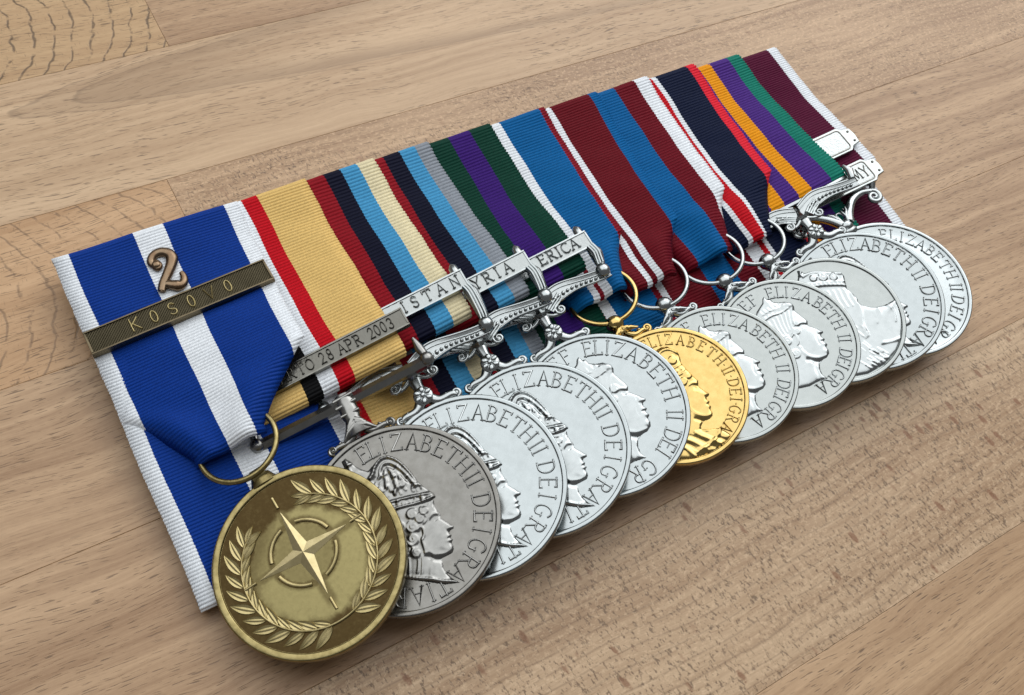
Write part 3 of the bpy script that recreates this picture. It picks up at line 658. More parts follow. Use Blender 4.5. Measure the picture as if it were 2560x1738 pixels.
    # ear, ear-ring, hair
    f += [('s', spline([(1.2, -3.6), (1.8, -3.2), (2.2, -3.8), (1.8, -4.9), (1.2, -5.4)]), .22, .28), ('e', 1.55, -4.3, .35, .6, 0, -.1), ('s', spline([(1.2, -5.5), (.9, -6.5), (.7, -7.4)]), .16, .24), ('e', .65, -8.2, .42, .6, 0, .38)]
    for cx, cy, r, t0 in ((2.6, -1.9, 1.0, 0), (.6, -2.6, 1.1, 1.5), (-.4, -4.6, 1.15, 3), (3.9, -.8, .8, 2), (1.6, -.4, 1.0, .5), (-1.6, -1.4, 1.2, 4), (-1.9, -5.8, 1.2, 2.2), (-.9, -7.2, .9, 1), (-3.8, -2.8, 1.4, 2), (-3.9, -6.0, 1.3, 5), (-3.4, .2, 1.2, 3)): f.append(('c', cx, cy, r, .24, t0))
    f += hair_lines([[(5.2, -.2), (4.4, -1.4), (3.4, -2.7), (2.3, -3.0)], [(5.6, -.9), (4.9, -1.6), (4.0, -2.9)], [(-.9, -8), (-1.6, -9.4), (-2.4, -10.6)], [(-.2, -8.2), (-.9, -9.6), (-1.8, -11.2)], [(-2.6, -7.5), (-3.2, -8.8), (-3.8, -10)]], .15, .16)
    col = spline([(3.5, -15.5), (1.2, -14.2), (-1.0, -12.5), (-3.2, -11.1), (-5.0, -9.9)])
    f += [('s', col, .34, .34), ('b', col, .24, .2, .6)]
    return relief([(face, .62, 2.6), (crown, .36, .7)], f, Z0, rmax=16.9, hs=.80)
def effigy_tiara():
    face = [(.7, 12), (1.3, 12.9), (2.0, 13.3), (2.3, 12.2), (3.0, 12.0), (3.1, 11.0), (4.3, 10.1), (5.8, 9.6), (6.9, 8.5), (7.05, 7.6), (6.45, 6.4), (6.9, 4.9), (7.35, 3.4), (7.5, 2.5), (6.95, 1.55), (7.7, .5), (8.5, -.6), (9.2, -1.6), (8.95, -2.05), (8.2, -2.15), (7.95, -2.75), (8.35, -3.55), (7.75, -4.0), (8.0, -5.0), (7.3, -5.55), (7.35, -6.3), (6.9, -7.2), (5.9, -7.75), (4.4, -7.9), (3.2, -8.4),
            (2.45, -9.6), (2.2, -10.9), (2.7, -12.5), (.4, -12.0), (-2.5, -11.9), (-5, -11.2), (-6, -8), (-5.6, -5), (-7.2, -1), (-7, 4), (-5, 8), (-2, 10.6)]
    f = [('e', 5.2, -2.6, 2.2, 2.8, 20, .22), ('e', 6.2, 1.6, .9, .55, -15, -.28), ('s', spline([(4.6, 2.6), (5.7, 2.75), (6.8, 2.1)]), .24, .18), ('s', spline([(5.2, 1.5), (5.9, 1.75), (6.6, 1.25)]), .11, .17), ('s', spline([(5.4, 1.0), (6.0, .85), (6.6, .95)]), .10, .1),
         ('e', 8.0, -1.45, .45, .4, 0, .18), ('s', spline([(7.6, -.7), (7.3, -1.4), (7.5, -2.0)]), .14, -.16), ('s', spline([(6.9, -3.7), (7.7, -3.85)]), .11, -.18), ('e', 7.6, -3.3, .45, .25, 0, .12), ('e', 7.4, -4.6, .45, .28, 0, .12), ('e', 6.4, -6.4, .8, .6, 0, .18), ('s', spline([(7.0, -1.7), (6.3, -3.0), (6.2, -4.2)]), .22, -.12),
         ('s', spline([(5.8, -7.4), (3.6, -6.9), (1.9, -5.4), (1.2, -3.2)]), .45, .2), ('s', spline([(4.8, -8.3), (2.8, -7.6), (1.2, -6.2)]), .5, -.3), ('s', spline([(1.6, -7), (.6, -9.5), (.3, -11.6)]), .5, .18), ('s', spline([(2.3, -9), (1.7, -10.4), (1.6, -12)]), .4, .12)]
    f += [('s', spline([(1.4, .8), (2.1, 1.2), (2.4, .2), (1.9, -1.2), (1.3, -1.7)]), .25, .28), ('e', 1.4, -2.6, .35, .35, 0, .3)]
    f += [('e', 6.0, 8.3, 1.25, .95, -20, .42)]
    for i in range(7):
        t = i / 6; f.append(('s', spline([(5.9 - 7.2 * t, 7.0 - .3 * t), (4.6 - 6.2 * t, 5.0 - 1.2 * t), (3.6 - 5.0 * t, 2.8 - 1.2 * t)]), .2, .15))
    tia = spline([(4.6, 8.8), (2.8, 8.7), (.6, 9.2), (-1.8, 9.0)]); tib = spline([(4.9, 7.6), (2.8, 7.4), (.4, 7.8), (-2.2, 7.6)])
    f += [('s', tia, .25, .14), ('s', tib, .25, .16), ('b', tib, .2, .12, .5)]
    for i in range(6): x = 4.2 - 1.1 * i; f += [('e', x - .1, 8.2, .4, .3, 0, .14), ('e', x - .25, 9.6, .32, .55, 0, .16), ('e', x + .2, 8.9, .25, .25, 0, .12)]
    for cx, cy, r, t0 in ((4.6, 3.2, .9, 0), (3.4, 1.4, .9, 2), (-.2, .4, 1.3, 1), (-2.2, -2.4, 1.3, 3), (-.4, -3.4, 1.1, 4), (-3.8, 1.5, 1.5, 2), (-3.0, 5.0, 1.4, 0)): f.append(('c', cx, cy, r, .2, t0))
    return relief([(face, .60, 2.6)], f, Z0, rmax=16.6)
def effigy_robed():
    face = [(.4, 9.9), (1.8, 10.5), (3.3, 10.6), (4.5, 10.1), (5.8, 8.2), (5.5, 6.6), (5.0, 5.2), (5.3, 3.2), (5.7, 1.2), (5.95, .3), (5.3, -.8), (5.7, -2.0), (6.3, -3.3), (6.1, -3.7), (5.4, -3.8), (5.15, -4.3), (5.4, -4.9), (4.9, -5.3), (5.1, -6.0), (4.6, -6.4), (4.6, -7.2), (4.1, -7.9), (3.1, -8.2), (1.8, -8.0), (.8, -8.6), (.45, -9.3), (1.9, -10.0), (3.9, -10.8), (4.6, -12.0), (5.2, -13.4), (3.6, -14.2), (0, -14.6), (-5, -13.8), (-8, -12), (-9, -8), (-6, -6), (-7, 0), (-6, 5), (-3, 8.6)]
    f = [('e', 3.4, -3.6, 1.8, 2.3, 15, .25), ('e', 4.6, -.9, .8, .5, -10, -.3), ('s', spline([(3.4, .2), (4.4, .3), (5.3, -.2)]), .22, .2), ('s', spline([(3.9, -.9), (4.5, -.7), (5.0, -1.1)]), .11, .18), ('e', 5.3, -3.2, .4, .35, 0, .2), ('s', spline([(4.4, -5.2), (5.0, -5.25)]), .1, -.18), ('s', spline([(4.4, -7.6), (2.6, -7.2), (1.2, -5.6), (.8, -3.6)]), .4, .2), ('s', spline([(3.6, -8.6), (2.0, -8.0), (.6, -6.8)]), .4, -.3),
         ('s', spline([(5.5, 7.6), (4.2, 9.3), (2.4, 9.6), (1.0, 8.6)]), .28, .3), ('b', spline([(5.6, 7.4), (4.3, 9.5), (2.4, 9.9), (.6, 8.8)]), .2, .25, .55), ('s', spline([(5.2, 5.2), (2.6, 5.0), (-1, 5.6)]), .25, .3), ('s', spline([(5.3, 3.4), (2.6, 3.2), (-1.4, 3.8)]), .25, .3), ('b', spline([(5.2, 4.3), (2.6, 4.1), (-1.4, 4.7)]), .42, .35, 1.1)]
    for cx, cy, r, t0 in ((4.6, 2.2, .9, 0), (2.9, 1.6, 1.0, 2), (1.4, .2, 1.1, 1), (.6, -1.8, 1.1, 3), (-1.2, -3.4, 1.2, 4), (-.8, 1.5, 1.2, 2), (3.6, 6.6, .9, 1), (1.6, 6.8, 1.0, 3)): f.append(('c', cx, cy, r, .3, t0))
    for i in range(6): f.append(('s', spline([(.2 - i * 1.3, -9.2 - .1 * i), (1.2 - i * 1.2, -11.0), (3.6 - i * 1.5, -13.8)]), .35, .28 if i % 2 else -.2))
    f += [('s', spline([(.5, -9.4), (2.0, -10.2), (3.8, -10.9)]), .3, .3), ('s', spline([(3.9, -11.0), (2.8, -11.9), (0.4, -12.8), (-3, -13)]), .35, .3)]
    return relief([(face, .62, 2.0)], f, Z0, rmax=14.3)
def effigy_shoulder():
    crown = [(-2.6, 11.2), (-1.5, 12.6), (-.6, 13.6), (-.3, 14.6), (.6, 14.2), (.9, 13.2), (2.4, 13.0), (4.4, 12.0), (6.4, 10.6), (8.4, 9.4), (8.6, 8.2), (8.0, 7.0), (6.9, 5.0), (3, 6.6), (-1.5, 8.6)]
    head = [(8.2, 7.4), (7.1, 5.0), (7.5, 3.4), (7.7, 2.1), (7.2, .9), (7.5, .1), (8.6, -1.2), (10.0, -2.1), (11.8, -2.6), (13.6, -2.7), (15.0, -2.6), (14.9, -4.6), (13.8, -7.0), (12.0, -9.2), (9.7, -11.7), (7.0, -13.4), (3, -14.6), (-2, -14.6), (-7, -13), (-9, -8), (-7, 0), (-5, 6), (-2, 9)]
    f = [('s', spline([(-.4, 12.4), (2.2, 12.3), (5.4, 10.4), (8.0, 8.8)]), .3, .25), ('b', spline([(-.4, 12.8), (2.3, 12.6), (5.6, 10.8), (8.2, 9.0)]), .22, .3, .6), ('s', spline([(-1.6, 9.6), (2.4, 8.4), (7.2, 5.8)]), .3, .3), ('s', spline([(-2.2, 10.6), (1.8, 9.4), (7.6, 6.8)]), .25, .25), ('b', spline([(-1.8, 10.1), (2.2, 8.9), (7.4, 6.3)]), .35, .28, 1.0), ('c', 1.6, 10.8, .9, .4, 0), ('c', 3.8, 10.0, 1.0, .4, 2), ('c', 5.9, 8.8, .9, .4, 1), ('s', [(-.5, 12.8), (0, 14.4)], .2, .35), ('s', [(-1.1, 13.4), (.6, 13.8)], .2, .3)]
    for i in range(9): f.append(('s', spline([(7.3 - 1.2 * i, 4.6 + .45 * i), (6.7 - 1.2 * i, 2.4 + .4 * i), (6.5 - 1.2 * i, .4 + .3 * i)]), .22, .2))
    f += [('s', spline([(7.4, 1.6), (6.0, -1.5), (4.4, -4.0), (3.4, -7.0)]), .5, .25), ('s', spline([(14.6, -3.0), (11.0, -4.4), (8.2, -6.6), (5.6, -9.6)]), .7, .22), ('s', spline([(5.2, -10.2), (7.6, -10.9), (9.8, -11.2)]), .35, .2), ('s', spline([(10.2, -2.4), (9.4, -4.0), (7.6, -5.4)]), .5, .25), ('s', spline([(12.4, -2.9), (12.6, -5), (11.4, -7.2)]), .3, .22)]
    for i in range(26):
        a = NR.rand() * 7 - 2.5; b = -10.2 - NR.rand() * 3.6; f.append(('s', [(a, b), (a + .7, b - 1.3)], .13, .22))
    for i in range(14):
        a = -1 + NR.rand() * 5; b = -2 - NR.rand() * 6.5; f.append(('s', [(a, b), (a + .5, b - 1.8)], .2, .12))
    return relief([(head, .60, 1.6), (crown, .62, 1.0)], f, Z0, rmax=14.9)
EFF_A = effigy_crowned(); EFF_B = effigy_tiara(); EFF_C = effigy_robed(); EFF_D = effigy_shoulder()
EFF_B2 = EFF_B.copy()
_c = np.empty(len(EFF_B2.vertices) * 3, np.float32); EFF_B2.vertices.foreach_get('co', _c); _c = _c.reshape(-1, 3); _c[:, :2] *= 16 / 18 * 1.03; EFF_B2.vertices.foreach_set('co', _c.reshape(-1)); EFF_B2.update()

# ------------------------------------------------------------------ medal parts
TH = 2.3
def disc_mesh(R, rim=.95):
    prof = [(0.001, -TH), (R - .5, -TH), (R - .15, -TH + .1), (R, -TH + .35), (R, -.35), (R - .05, -.14), (R - .18, -.03), (R - .34, 0), (R - rim + .12, 0), (R - rim, -.05), (R - rim - .07, -.16), (R - rim - .14, Z0 + .02), (R - rim - .24, Z0), (R * .8, Z0), (R * .5, Z0 - .02), (R * .2, Z0 - .03), (0.001, Z0 - .03)]
    return MB().lathe(prof, 180).mesh('disc', 38)
def torus_pts(c, r, a0=0, a1=360, n=64, rot=(0, 0)):
    a = np.radians(np.linspace(a0, a1, n)); return [(c[0] + r * math.cos(t), c[1] + r * math.sin(t), c[2] + rot[0] * math.cos(t) + rot[1] * math.sin(t)) for t in a]
def volute(c, r, turns=1.5, a0=0, sgn=1, n=30, z=0):
    t = np.linspace(0, 1, n); a = math.radians(a0) + sgn * t * turns * 2 * np.pi; rr = r * (1 - .85 * t)
    return np.c_[c[0] + rr * np.cos(a), c[1] + rr * np.sin(a), z + 0 * a + .25 * t]

def rosette(m, cx, cy, z, r):
    m.ball((cx, cy, z), r * .95, r * .95, .5, 16, 6)
    for i in range(6):
        a = i * math.pi / 3 + .3; m.ball((cx + .58 * r * math.cos(a), cy + .58 * r * math.sin(a), z + .42), r * .36, r * .26, .30, 10, 6, a)
    m.ball((cx, cy, z + .6), r * .26, None, .3, 10, 6)
def feet(m, R, cx, cy, z, span, rr=.75, drop=0):
    """two scrolled arms that grip the rim"""
    for s_ in (-1, 1):
        ex = cx + s_ * span; ey = math.sqrt(max(R * R - ex * ex, 1)) + .55
        p = spline([(cx + s_ * .5, cy), (cx + s_ * span * .40, cy - (cy - ey) * .75), (ex - s_ * .9, ey + .55), (ex, ey)], 6)
        m.tube([(a, b, z) for a, b in p], np.linspace(rr * 1.25, rr * .6, len(p)), 10, .9)
        v = volute((ex + s_ * .1, ey + .35, z + .15), .95, 1.4, 270, s_, 24, z + .1); m.tube(v, np.linspace(.42, .22, len(v)), 8)
        m.ball((ex + s_ * .1, ey + .35, z + .3), .32, None, .35, 8, 6)
        for q in (.35, .6): 
            i = int(q * (len(p) - 1)); m.ball((p[i][0], p[i][1] + .45, z + .35), .5, .28, .35, 8, 6, s_ * -.6)

def ornate_suspender(k, parent, mat, left=-18.0, right=18.0, zoff=0.0):
    M = FR[k]; R = MED[k - 1][4]; z = -.6 + zoff
    m = MB()
    # wavy sculpted bar: an outer rail, an inner rail with beading and a hollow between
    for s_, end in ((1, right), (-1, -left)):
        xs = np.linspace(.6, end, 40); v0 = 27.6 + .95 * np.sin((xs - 2.0) / end * 2 * np.pi * .80) * np.exp(-xs / 40) + .4 * xs / end
        thick = 1.15 + .75 * np.exp(-((xs - 5) / 4.2) ** 2)
        top = [(s_ * x, v + t, z + .35) for x, v, t in zip(xs, v0, thick)]; low = [(s_ * x, v - t, z + .25) for x, v, t in zip(xs, v0, thick)]
        mid = [(s_ * x, v + .35 * t, z) for x, v, t in zip(xs, v0, thick)]
        # body plate
        G = np.zeros((len(xs), 7, 3))
        for j, (a, b) in enumerate(((1.0, -.7), (1.05, .15), (.8, .55), (.15, .30), (-.55, .10), (-1.05, .1), (-1.0, -.7))):
            G[:, j, 0] = s_ * xs; G[:, j, 1] = v0 + a * thick; G[:, j, 2] = z + b
        m.grid(G)
        m.tube(top, .34, 8); m.tube(low, .24, 8)
        m.tube([(a, b - 1.05, c + .20) for a, b, c in top], .13, 6)
        for i, x in enumerate(np.arange(3.4, end - 1.2, 1.12)):
            v = np.interp(x, xs, v0); t = np.interp(x, xs, thick); m.ball((s_ * x, v - .42 * t, z + .40), .46, .36 + .14 * (x < 7), .34, 8, 6)
        # feathered end by the centre
        for j in range(4): m.tube(spline([(s_ * (2.0 + .5 * j), 26.4 - .1 * j), (s_ * (3.6 + .5 * j), 27.2 - .25 * j), (s_ * (5.4 + .4 * j), 28.3 - .5 * j)], 5) and [(a, b, z + .5) for a, b in spline([(s_ * (1.6 + .3 * j), 26.2 - .45 * j), (s_ * (3.2 + .3 * j), 27.3 - .5 * j), (s_ * (5.6 + .2 * j), 28.6 - .55 * j)], 5)], np.linspace(.34, .12, 11), 6)
        # curl below the bar
        vv = volute((s_ * 4.3, 24.7), 1.35, 1.4, 90, s_ * 1, 28, z + .3); m.tube(vv, np.linspace(.42, .24, len(vv)), 8); m.ball((s_ * 4.3, 24.7, z + .1), 1.15, 1.15, .35, 12, 6)
        m.tube([(a, b, z + .1) for a, b in spline([(s_ * 1.0, 25.0), (s_ * 2.4, 24.2), (s_ * 3.6, 24.0), (s_ * 4.6, 24.0)], 6)], .5, 8, .8)
    # star
    pts = []
    for i in range(8):
        a = math.pi / 2 + i * math.pi / 4; r = (2.5 if i % 4 == 0 else 2.0) if i % 2 == 0 else .75
        pts.append((r * math.cos(a), 25.6 + r * math.sin(a)))
    pts = [(1.5 * x, 25.7 + 1.35 * (y - 25.6)) for x, y in pts]
    b = len(m.v); m.v.extend([(x, y, z + .2) for x, y in pts] + [(0, 25.6, z + 1.5), (0, 25.6, z - .5)])
    for i in range(8): m.f += [(b + i, b + (i + 1) % 8, b + 8), (b + (i + 1) % 8, b + i, b + 9)]
    m.tube([(0, 24.6, z - .1), (0, 22.8, z), (0, 21.5, z)], [1.5, 1.15, 1.5], 12, .8)
    feet(m, R, 0, 20.4, z - .1, 6.0, 1.05)
    o = link('suspender', m.mesh('suspender', 50), mat, parent, M)
    r = MB(); rosette(r, 0, 20.4, z + 1.15, 2.1); link('rosette', r.mesh('rosette', 50), mat, o, M)
    return o
def clasp(k, parent, u0, u1, v0, v1, z, mat, stip, text, slope=0.0, lug=True, th=1.1, tsize=2.3, tw=.34, thh=.24, twid=1.0):
    """u0..u1, v0..v1 on the medal plane; slope tips the right end up"""
    M = FR[k]; cx, cy = (u0 + u1) / 2, (v0 + v1) / 2
    K = M @ Matrix.Translation((cx, cy, z)) @ Matrix.Rotation(slope, 4, 'Z'); a, b = (u1 - u0) / 2, (v1 - v0) / 2
    m = MB(); m.box(-a, a, -b, b, -th, 0, .12)
    fr = .42
    for x0, x1, y0, y1 in ((-a, a, b - fr, b), (-a, a, -b, -b + fr), (-a, -a + fr, -b + fr, b - fr), (a - fr, a, -b + fr, b - fr)): m.box(x0 + .02, x1 - .02, y0 + .02, y1 - .02, -.12, .30, .10)
    o = link('clasp', m.mesh('clasp', 40), mat, parent, K)
    p = MB().box(-a + fr, a - fr, -b + fr, b - fr, -.2, .05); link('panel', p.mesh('panel', None), stip, o, K)
    if text:
        t = MB()
        for ch, u, v in text: glyph(t, ch, (u - cx, (v - cy) if v is not None else 0), 0, tsize, tw, thh, .05, twid)
        link('inscription', t.mesh('inscription', 60), mat, o, K)
    return o

# ================================================================== MOUNT BOARD
board = empty('medal_mount', (95, -39, 0), 'black felt backing board that holds the row of overlapping ribbons', 'medal mount')
pl = MB(); 
ys = np.linspace(-76.4, -2.2, 10)
G = []
m = MB()
for y0, y1 in zip(ys[:-1], ys[1:]): pass
v = [(.9, -76.4), (189.0, -76.4), (188.2, -8.0), (.9, -3.4)]
vv = [(x, y, float(zp(y)) - 1.9) for x, y in v] + [(x, y, float(zp(y)) - .05) for x, y in v]
m.add(vv, [(3, 2, 1, 0), (4, 5, 6, 7), (0, 1, 5, 4), (1, 2, 6, 5), (2, 3, 7, 6), (3, 0, 4, 7)])
link('felt_board', m.mesh('felt_board', 30), M_FELT, board)
m = MB().box(12, 178, -12, -5, .1, 4.2, .3); link('brooch_bar', m.mesh('brooch_bar', 30), M_NICKEL, board)

# ================================================================== MEDALS
def medal(k, name, label):
    x, y, z, t, R = MED[k - 1]
    return empty(name, (x, y, 0.2), label, 'medal', 'medals mounted in one overlapping row')

# ---- 1 bronze alliance medal
k = 1; t1 = medal(1, 'service_medal', 'antique bronze medal with compass star and laurel wreath on blue and white ribbon')
R1 = Matrix.Rotation(math.radians(5), 4, 'Z'); M1 = FR[1] @ R1
d = disc_mesh(17.4, 1.25); disc = link('disc', d, M_BRONZE, t1, M1)
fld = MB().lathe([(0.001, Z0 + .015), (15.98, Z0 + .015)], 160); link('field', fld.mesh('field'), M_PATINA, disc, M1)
st = MB(); sc = (-.15, 1.7)
ptsS = []
for i in range(8):
    a = math.pi / 2 + i * math.pi / 4; r = 8.9 if i % 2 == 0 else 1.95; ptsS.append((sc[0] + r * math.cos(a), sc[1] + r * math.sin(a)))
b = len(st.v); st.v.extend([(x, y, Z0 + (.12 if i % 2 == 0 else .05)) for i, (x, y) in enumerate(ptsS)] + [(sc[0], sc[1], Z0 + .52)])
for i in range(8): st.f.append((b + i, b + (i + 1) % 8, b + 8))
link('compass_star', st.mesh('compass_star', 10), M_STAR, disc, M1)
rg = MB()
for q in range(4):
    a0 = 90 * q + 14; p = torus_pts((sc[0], sc[1], Z0 + .12), 5.9, a0, a0 + 62, 22); rg.tube(p, .40, 10, .8)
    a = math.radians(90 * q); rg.tube([(sc[0] + r_ * math.cos(a), sc[1] + r_ * math.sin(a), Z0 + .12) for r_ in (9.6, 11.9)], .30, 8)
link('compass_ring', rg.mesh('compass_ring', 50), M_BRONZEHI, disc, M1)
# laurel branches, every leaf its own piece
lm = MB(); n_ = 9; G = np.zeros((n_, 7, 3))
for i, s_ in enumerate(np.linspace(0, 1, n_)):
    wd = .64 * math.sin(math.pi * min(1, s_ * 1.02)) ** .75 * (1.15 - .35 * s_)
    for j, q in enumerate((-1, -.82, -.35, 0, .35, .82, 1)):
        G[i, j] = (s_ * 3.35, q * wd + .06 * math.sin(s_ * 3), Z0 - .02 + (0, .32, .20, .29, .20, .32, 0)[j] * math.sin(math.pi * (.1 + .86 * s_)) ** .5)
lm.grid(G); leaf_me = lm.mesh('leaf', 25)
for side, a_end, npair in ((-1, 139, 12), (1, 152, 13)):
    rs = 12.15; stem = [(side * rs * math.sin(math.radians(a)), -.2 - rs * math.cos(math.radians(a)), Z0 + .18) for a in np.linspace(-5, a_end, 60)]
    br = MB(); br.tube(stem, np.linspace(.24, .15, 60), 8); bo = link('laurel_branch', br.mesh('laurel_branch', 50), M_BRONZEHI, disc, M1)
    for i in range(npair):
        a = 10 + (a_end - 14) * i / (npair - 1)
        th = math.radians(a); px, py = side * rs * math.sin(th), -.2 - rs * math.cos(th)
        tang = math.atan2(math.sin(th), side * math.cos(th))
        for io in (-1, 1):
            dirn = tang + io * side * math.radians(-34 if io > 0 else -30)
            sc_ = 1.38 * (1.0 + .08 * math.sin(i * 2.1 + io)) * (1.02 if io > 0 else .92)
            L = M1 @ Matrix.Translation((px, py, 0)) @ Matrix.Rotation(dirn, 4, 'Z') @ Matrix.Diagonal((sc_, sc_, 1, 1))
            link('leaf', leaf_me, M_BRONZEHI, bo, L)
    th = math.radians(a_end); px, py = side * rs * math.sin(th), -.2 - rs * math.cos(th); tang = math.atan2(math.sin(th), side * math.cos(th))
    link('leaf', leaf_me, M_BRONZEHI, bo, M1 @ Matrix.Translation((px, py, 0)) @ Matrix.Rotation(tang, 4, 'Z'))
# loop, ring, ribbon
kn = MB(); kn.tube([(0, 16.9, -1.2), (0, 18.2, -1.1), (0, 18.9, -1.1)], [2.9, 2.2, 1.9], 16, .62); 
kn.tube([(-1.35, 19.0, -1.0), (1.35, 19.0, -1.0)], 1.45, 16)
link('loop', kn.mesh('loop', 50), M_BRONZE, t1, M1)
rn = MB(); rn.tube(torus_pts((-2.5, 26.5, -1.0), 7.55, rot=(.3, -1.5)), .58, 12, closed=True); link('ring', rn.mesh('ring', 60), M_BRONZE, t1, FR[1] @ Matrix.Rotation(math.radians(1), 4, 'Z'))
front_ribbon(1, t1, 27.6, 1.3, 1.3, 35.6, (-39.6, -10.3, 3.5)); backing_ribbon(1, t1)
# theatre bar and numeral on the ribbon
def on_ribbon(x, y, dz, ang=0, k=1, yb=-52.3, off=1.3):
    z = float(front_z(k, np.array(x), y, yb, off)); dx = (float(front_z(k, np.array(x + 5), y, yb, off)) - float(front_z(k, np.array(x - 5), y, yb, off))) / 10; dy = (float(front_z(k, np.array(x), y + 3, yb, off)) - float(front_z(k, np.array(x), y - 3, yb, off))) / 6
    n = Vector((-dx, -dy, 1)).normalized(); ex = Vector((1, 0, dx)); ex = (ex - n * ex.dot(n)).normalized(); ey = n.cross(ex); c = Vector((x, y, z)) + n * dz
    return Matrix(((ex.x, ey.x, n.x, c.x), (ex.y, ey.y, n.y, c.y), (ex.z, ey.z, n.z, c.z), (0, 0, 0, 1))) @ Matrix.Rotation(ang, 4, 'Z')
KB = on_ribbon(18.5, -21.9, 1.5, math.radians(1.6)); a, bb = 18.7, 2.75
m = MB(); m.box(-a, a, -bb, bb, -1.3, 0, .15)
for x0, x1, y0, y1 in ((-a, a, bb - .42, bb), (-a, a, -bb, -bb + .42), (-a, -a + .5, -bb + .42, bb - .42), (a - .5, a, -bb + .42, bb - .42)): m.box(x0 + .02, x1 - .02, y0 + .02, y1 - .02, -.1, .40, .14)
kb = link('clasp', m.mesh('clasp', 40), M_BARRIM, t1, KB)
link('panel', MB().box(-a + .5, a - .5, -bb + .42, bb - .42, -.1, .06).mesh('panel', None), M_HATCH, kb, KB)
t = MB()
for ch, u in zip('KoSoVo', (-9.35, -5.5, -1.75, 2.1, 6.0, 9.8)): glyph(t, ch, (u, 0), 0, 2.7, .34, .30, .06, .95)
link('inscription', t.mesh('inscription', 60), M_BRONZEHI, kb, KB)
NB = on_ribbon(18.9, -12.6, .55, math.radians(-6))
p = spline([(-2.0, 1.7), (-1.5, 1.2), (-1.05, 1.8), (-1.5, 2.6), (-2.2, 2.3), (-2.35, 3.2), (-1.6, 4.3), (-.2, 4.75), (1.2, 4.2), (1.75, 2.9), (1.2, 1.3), (0, -.6), (-1.4, -2.6), (-2.1, -4.2)], 6)
m = MB(); m.tube([(x, y, .1) for x, y in p], np.r_[np.linspace(.62, .80, 30), np.linspace(.80, 1.22, 25), np.linspace(1.22, .80, len(p) - 55)], 12, .75)
p2 = spline([(-2.2, -4.3), (-1.6, -3.4), (-.8, -3.0), (.4, -3.5), (1.5, -3.9), (2.4, -3.4), (2.8, -2.2), (2.6, -1.0)], 6)
m.tube([(x, y, .1) for x, y in p2], np.r_[np.linspace(.45, 1.2, 22), np.linspace(1.2, .5, len(p2) - 22)], 12, .75); m.ball((-1.6, 1.95, .15), 1.05, 1.05, .75, 18, 12)
link('numeral', m.mesh('numeral', 60), M_NUM, t1, NB)

# ---- inscriptions
def seq(txt, angs): return list(zip(txt, angs))
T_A = seq('ELIZABETHIIDEIGRATIAR', (-5, 3, 11, 21, 33, 44, 55, 65.5, 77, 87, 92.5, 107, 119, 129, 140.5, 153, 165, 178, 187, 196.5, 209))
T_B = seq('EFELIZABETHIIDEIGR', (-12, -1, 18.5, 27, 34.5, 44, 56.5, 69, 80.5, 91, 103, 119, 124, 139, 148.5, 155.5, 172, 184))
T_C = seq('.ELIZABETH.II.DEI.GRA', (-4, 2, 10, 17.5, 26.5, 38, 49, 59.5, 70, 81, 87.5, 92, 96, 100.5, 107.5, 117, 124.5, 129, 135, 145, 156))
T_B2 = seq('EFELIZABETHIIDEIGRA', (-15, -4, 16.5, 26.5, 33.5, 43.5, 55, 68, 77.5, 87, 98, 112, 117, 131.5, 140.5, 147, 157, 168, 180))
T_D = seq('ELIZABETHIIDEIGRATI', (1, 9, 16, 25, 36, 46.5, 57, 67, 79, 91, 96, 111, 123, 132, 143, 154.5, 166, 179, 187))
T_E = seq('ELIZABETHIIDEIGRA', (28, 37, 45, 54, 64, 74, 83, 93, 103.5, 115, 119.5, 131, 142, 150, 161, 172, 184))

def plain_medal(k, name, label, dm, rm, eff, letters, tr, ts, tw=.44, th=.37, wid=.9):
    x, y, z, t, R = MED[k - 1]; o = medal(k, name, label); M = FR[k]
    dsk = link('disc', disc_mesh(R), dm, o, M)
    if eff: link('effigy', eff, rm, dsk, M)
    if letters: link('inscription', ring_text(letters, tr, ts, tw, th, Z0 - .01, wid), rm, dsk, M)
    return o
# ---- 2
m2 = plain_medal(2, 'campaign_medal', 'dull grey nickel medal with crowned head, overlapped by the bronze medal', M_NICKEL, M_NICKREL, EFF_A, T_A, 14.75, 3.25)
M = FR[2]; m = MB()
# faceted straight bar
G = np.zeros((2, 6, 3))
for i, u in enumerate((-18.2, 18.2)):
    for j, (vv_, zz) in enumerate(((27.2, -1.2), (27.2, .0), (26.0, .75), (24.9, .1), (24.9, -1.2), (26, -1.6))): G[i, j] = (u, vv_, zz - .2)
b = len(m.v); m.grid(G, close_v=True); m.f += [tuple(b + j for j in range(6)), tuple(b + 6 + j for j in range(6))[::-1]]
for u in (-18.3, 18.3):
    m.ball((u, 26.2, -.2), 1.45, 1.6, 1.45); m.tube([(u, 27.0, -.2), (u - .3 * np.sign(u), 29.0, -.2), (u - .5 * np.sign(u), 31.6, -.1)], [.8, 1.0, .35], 10)
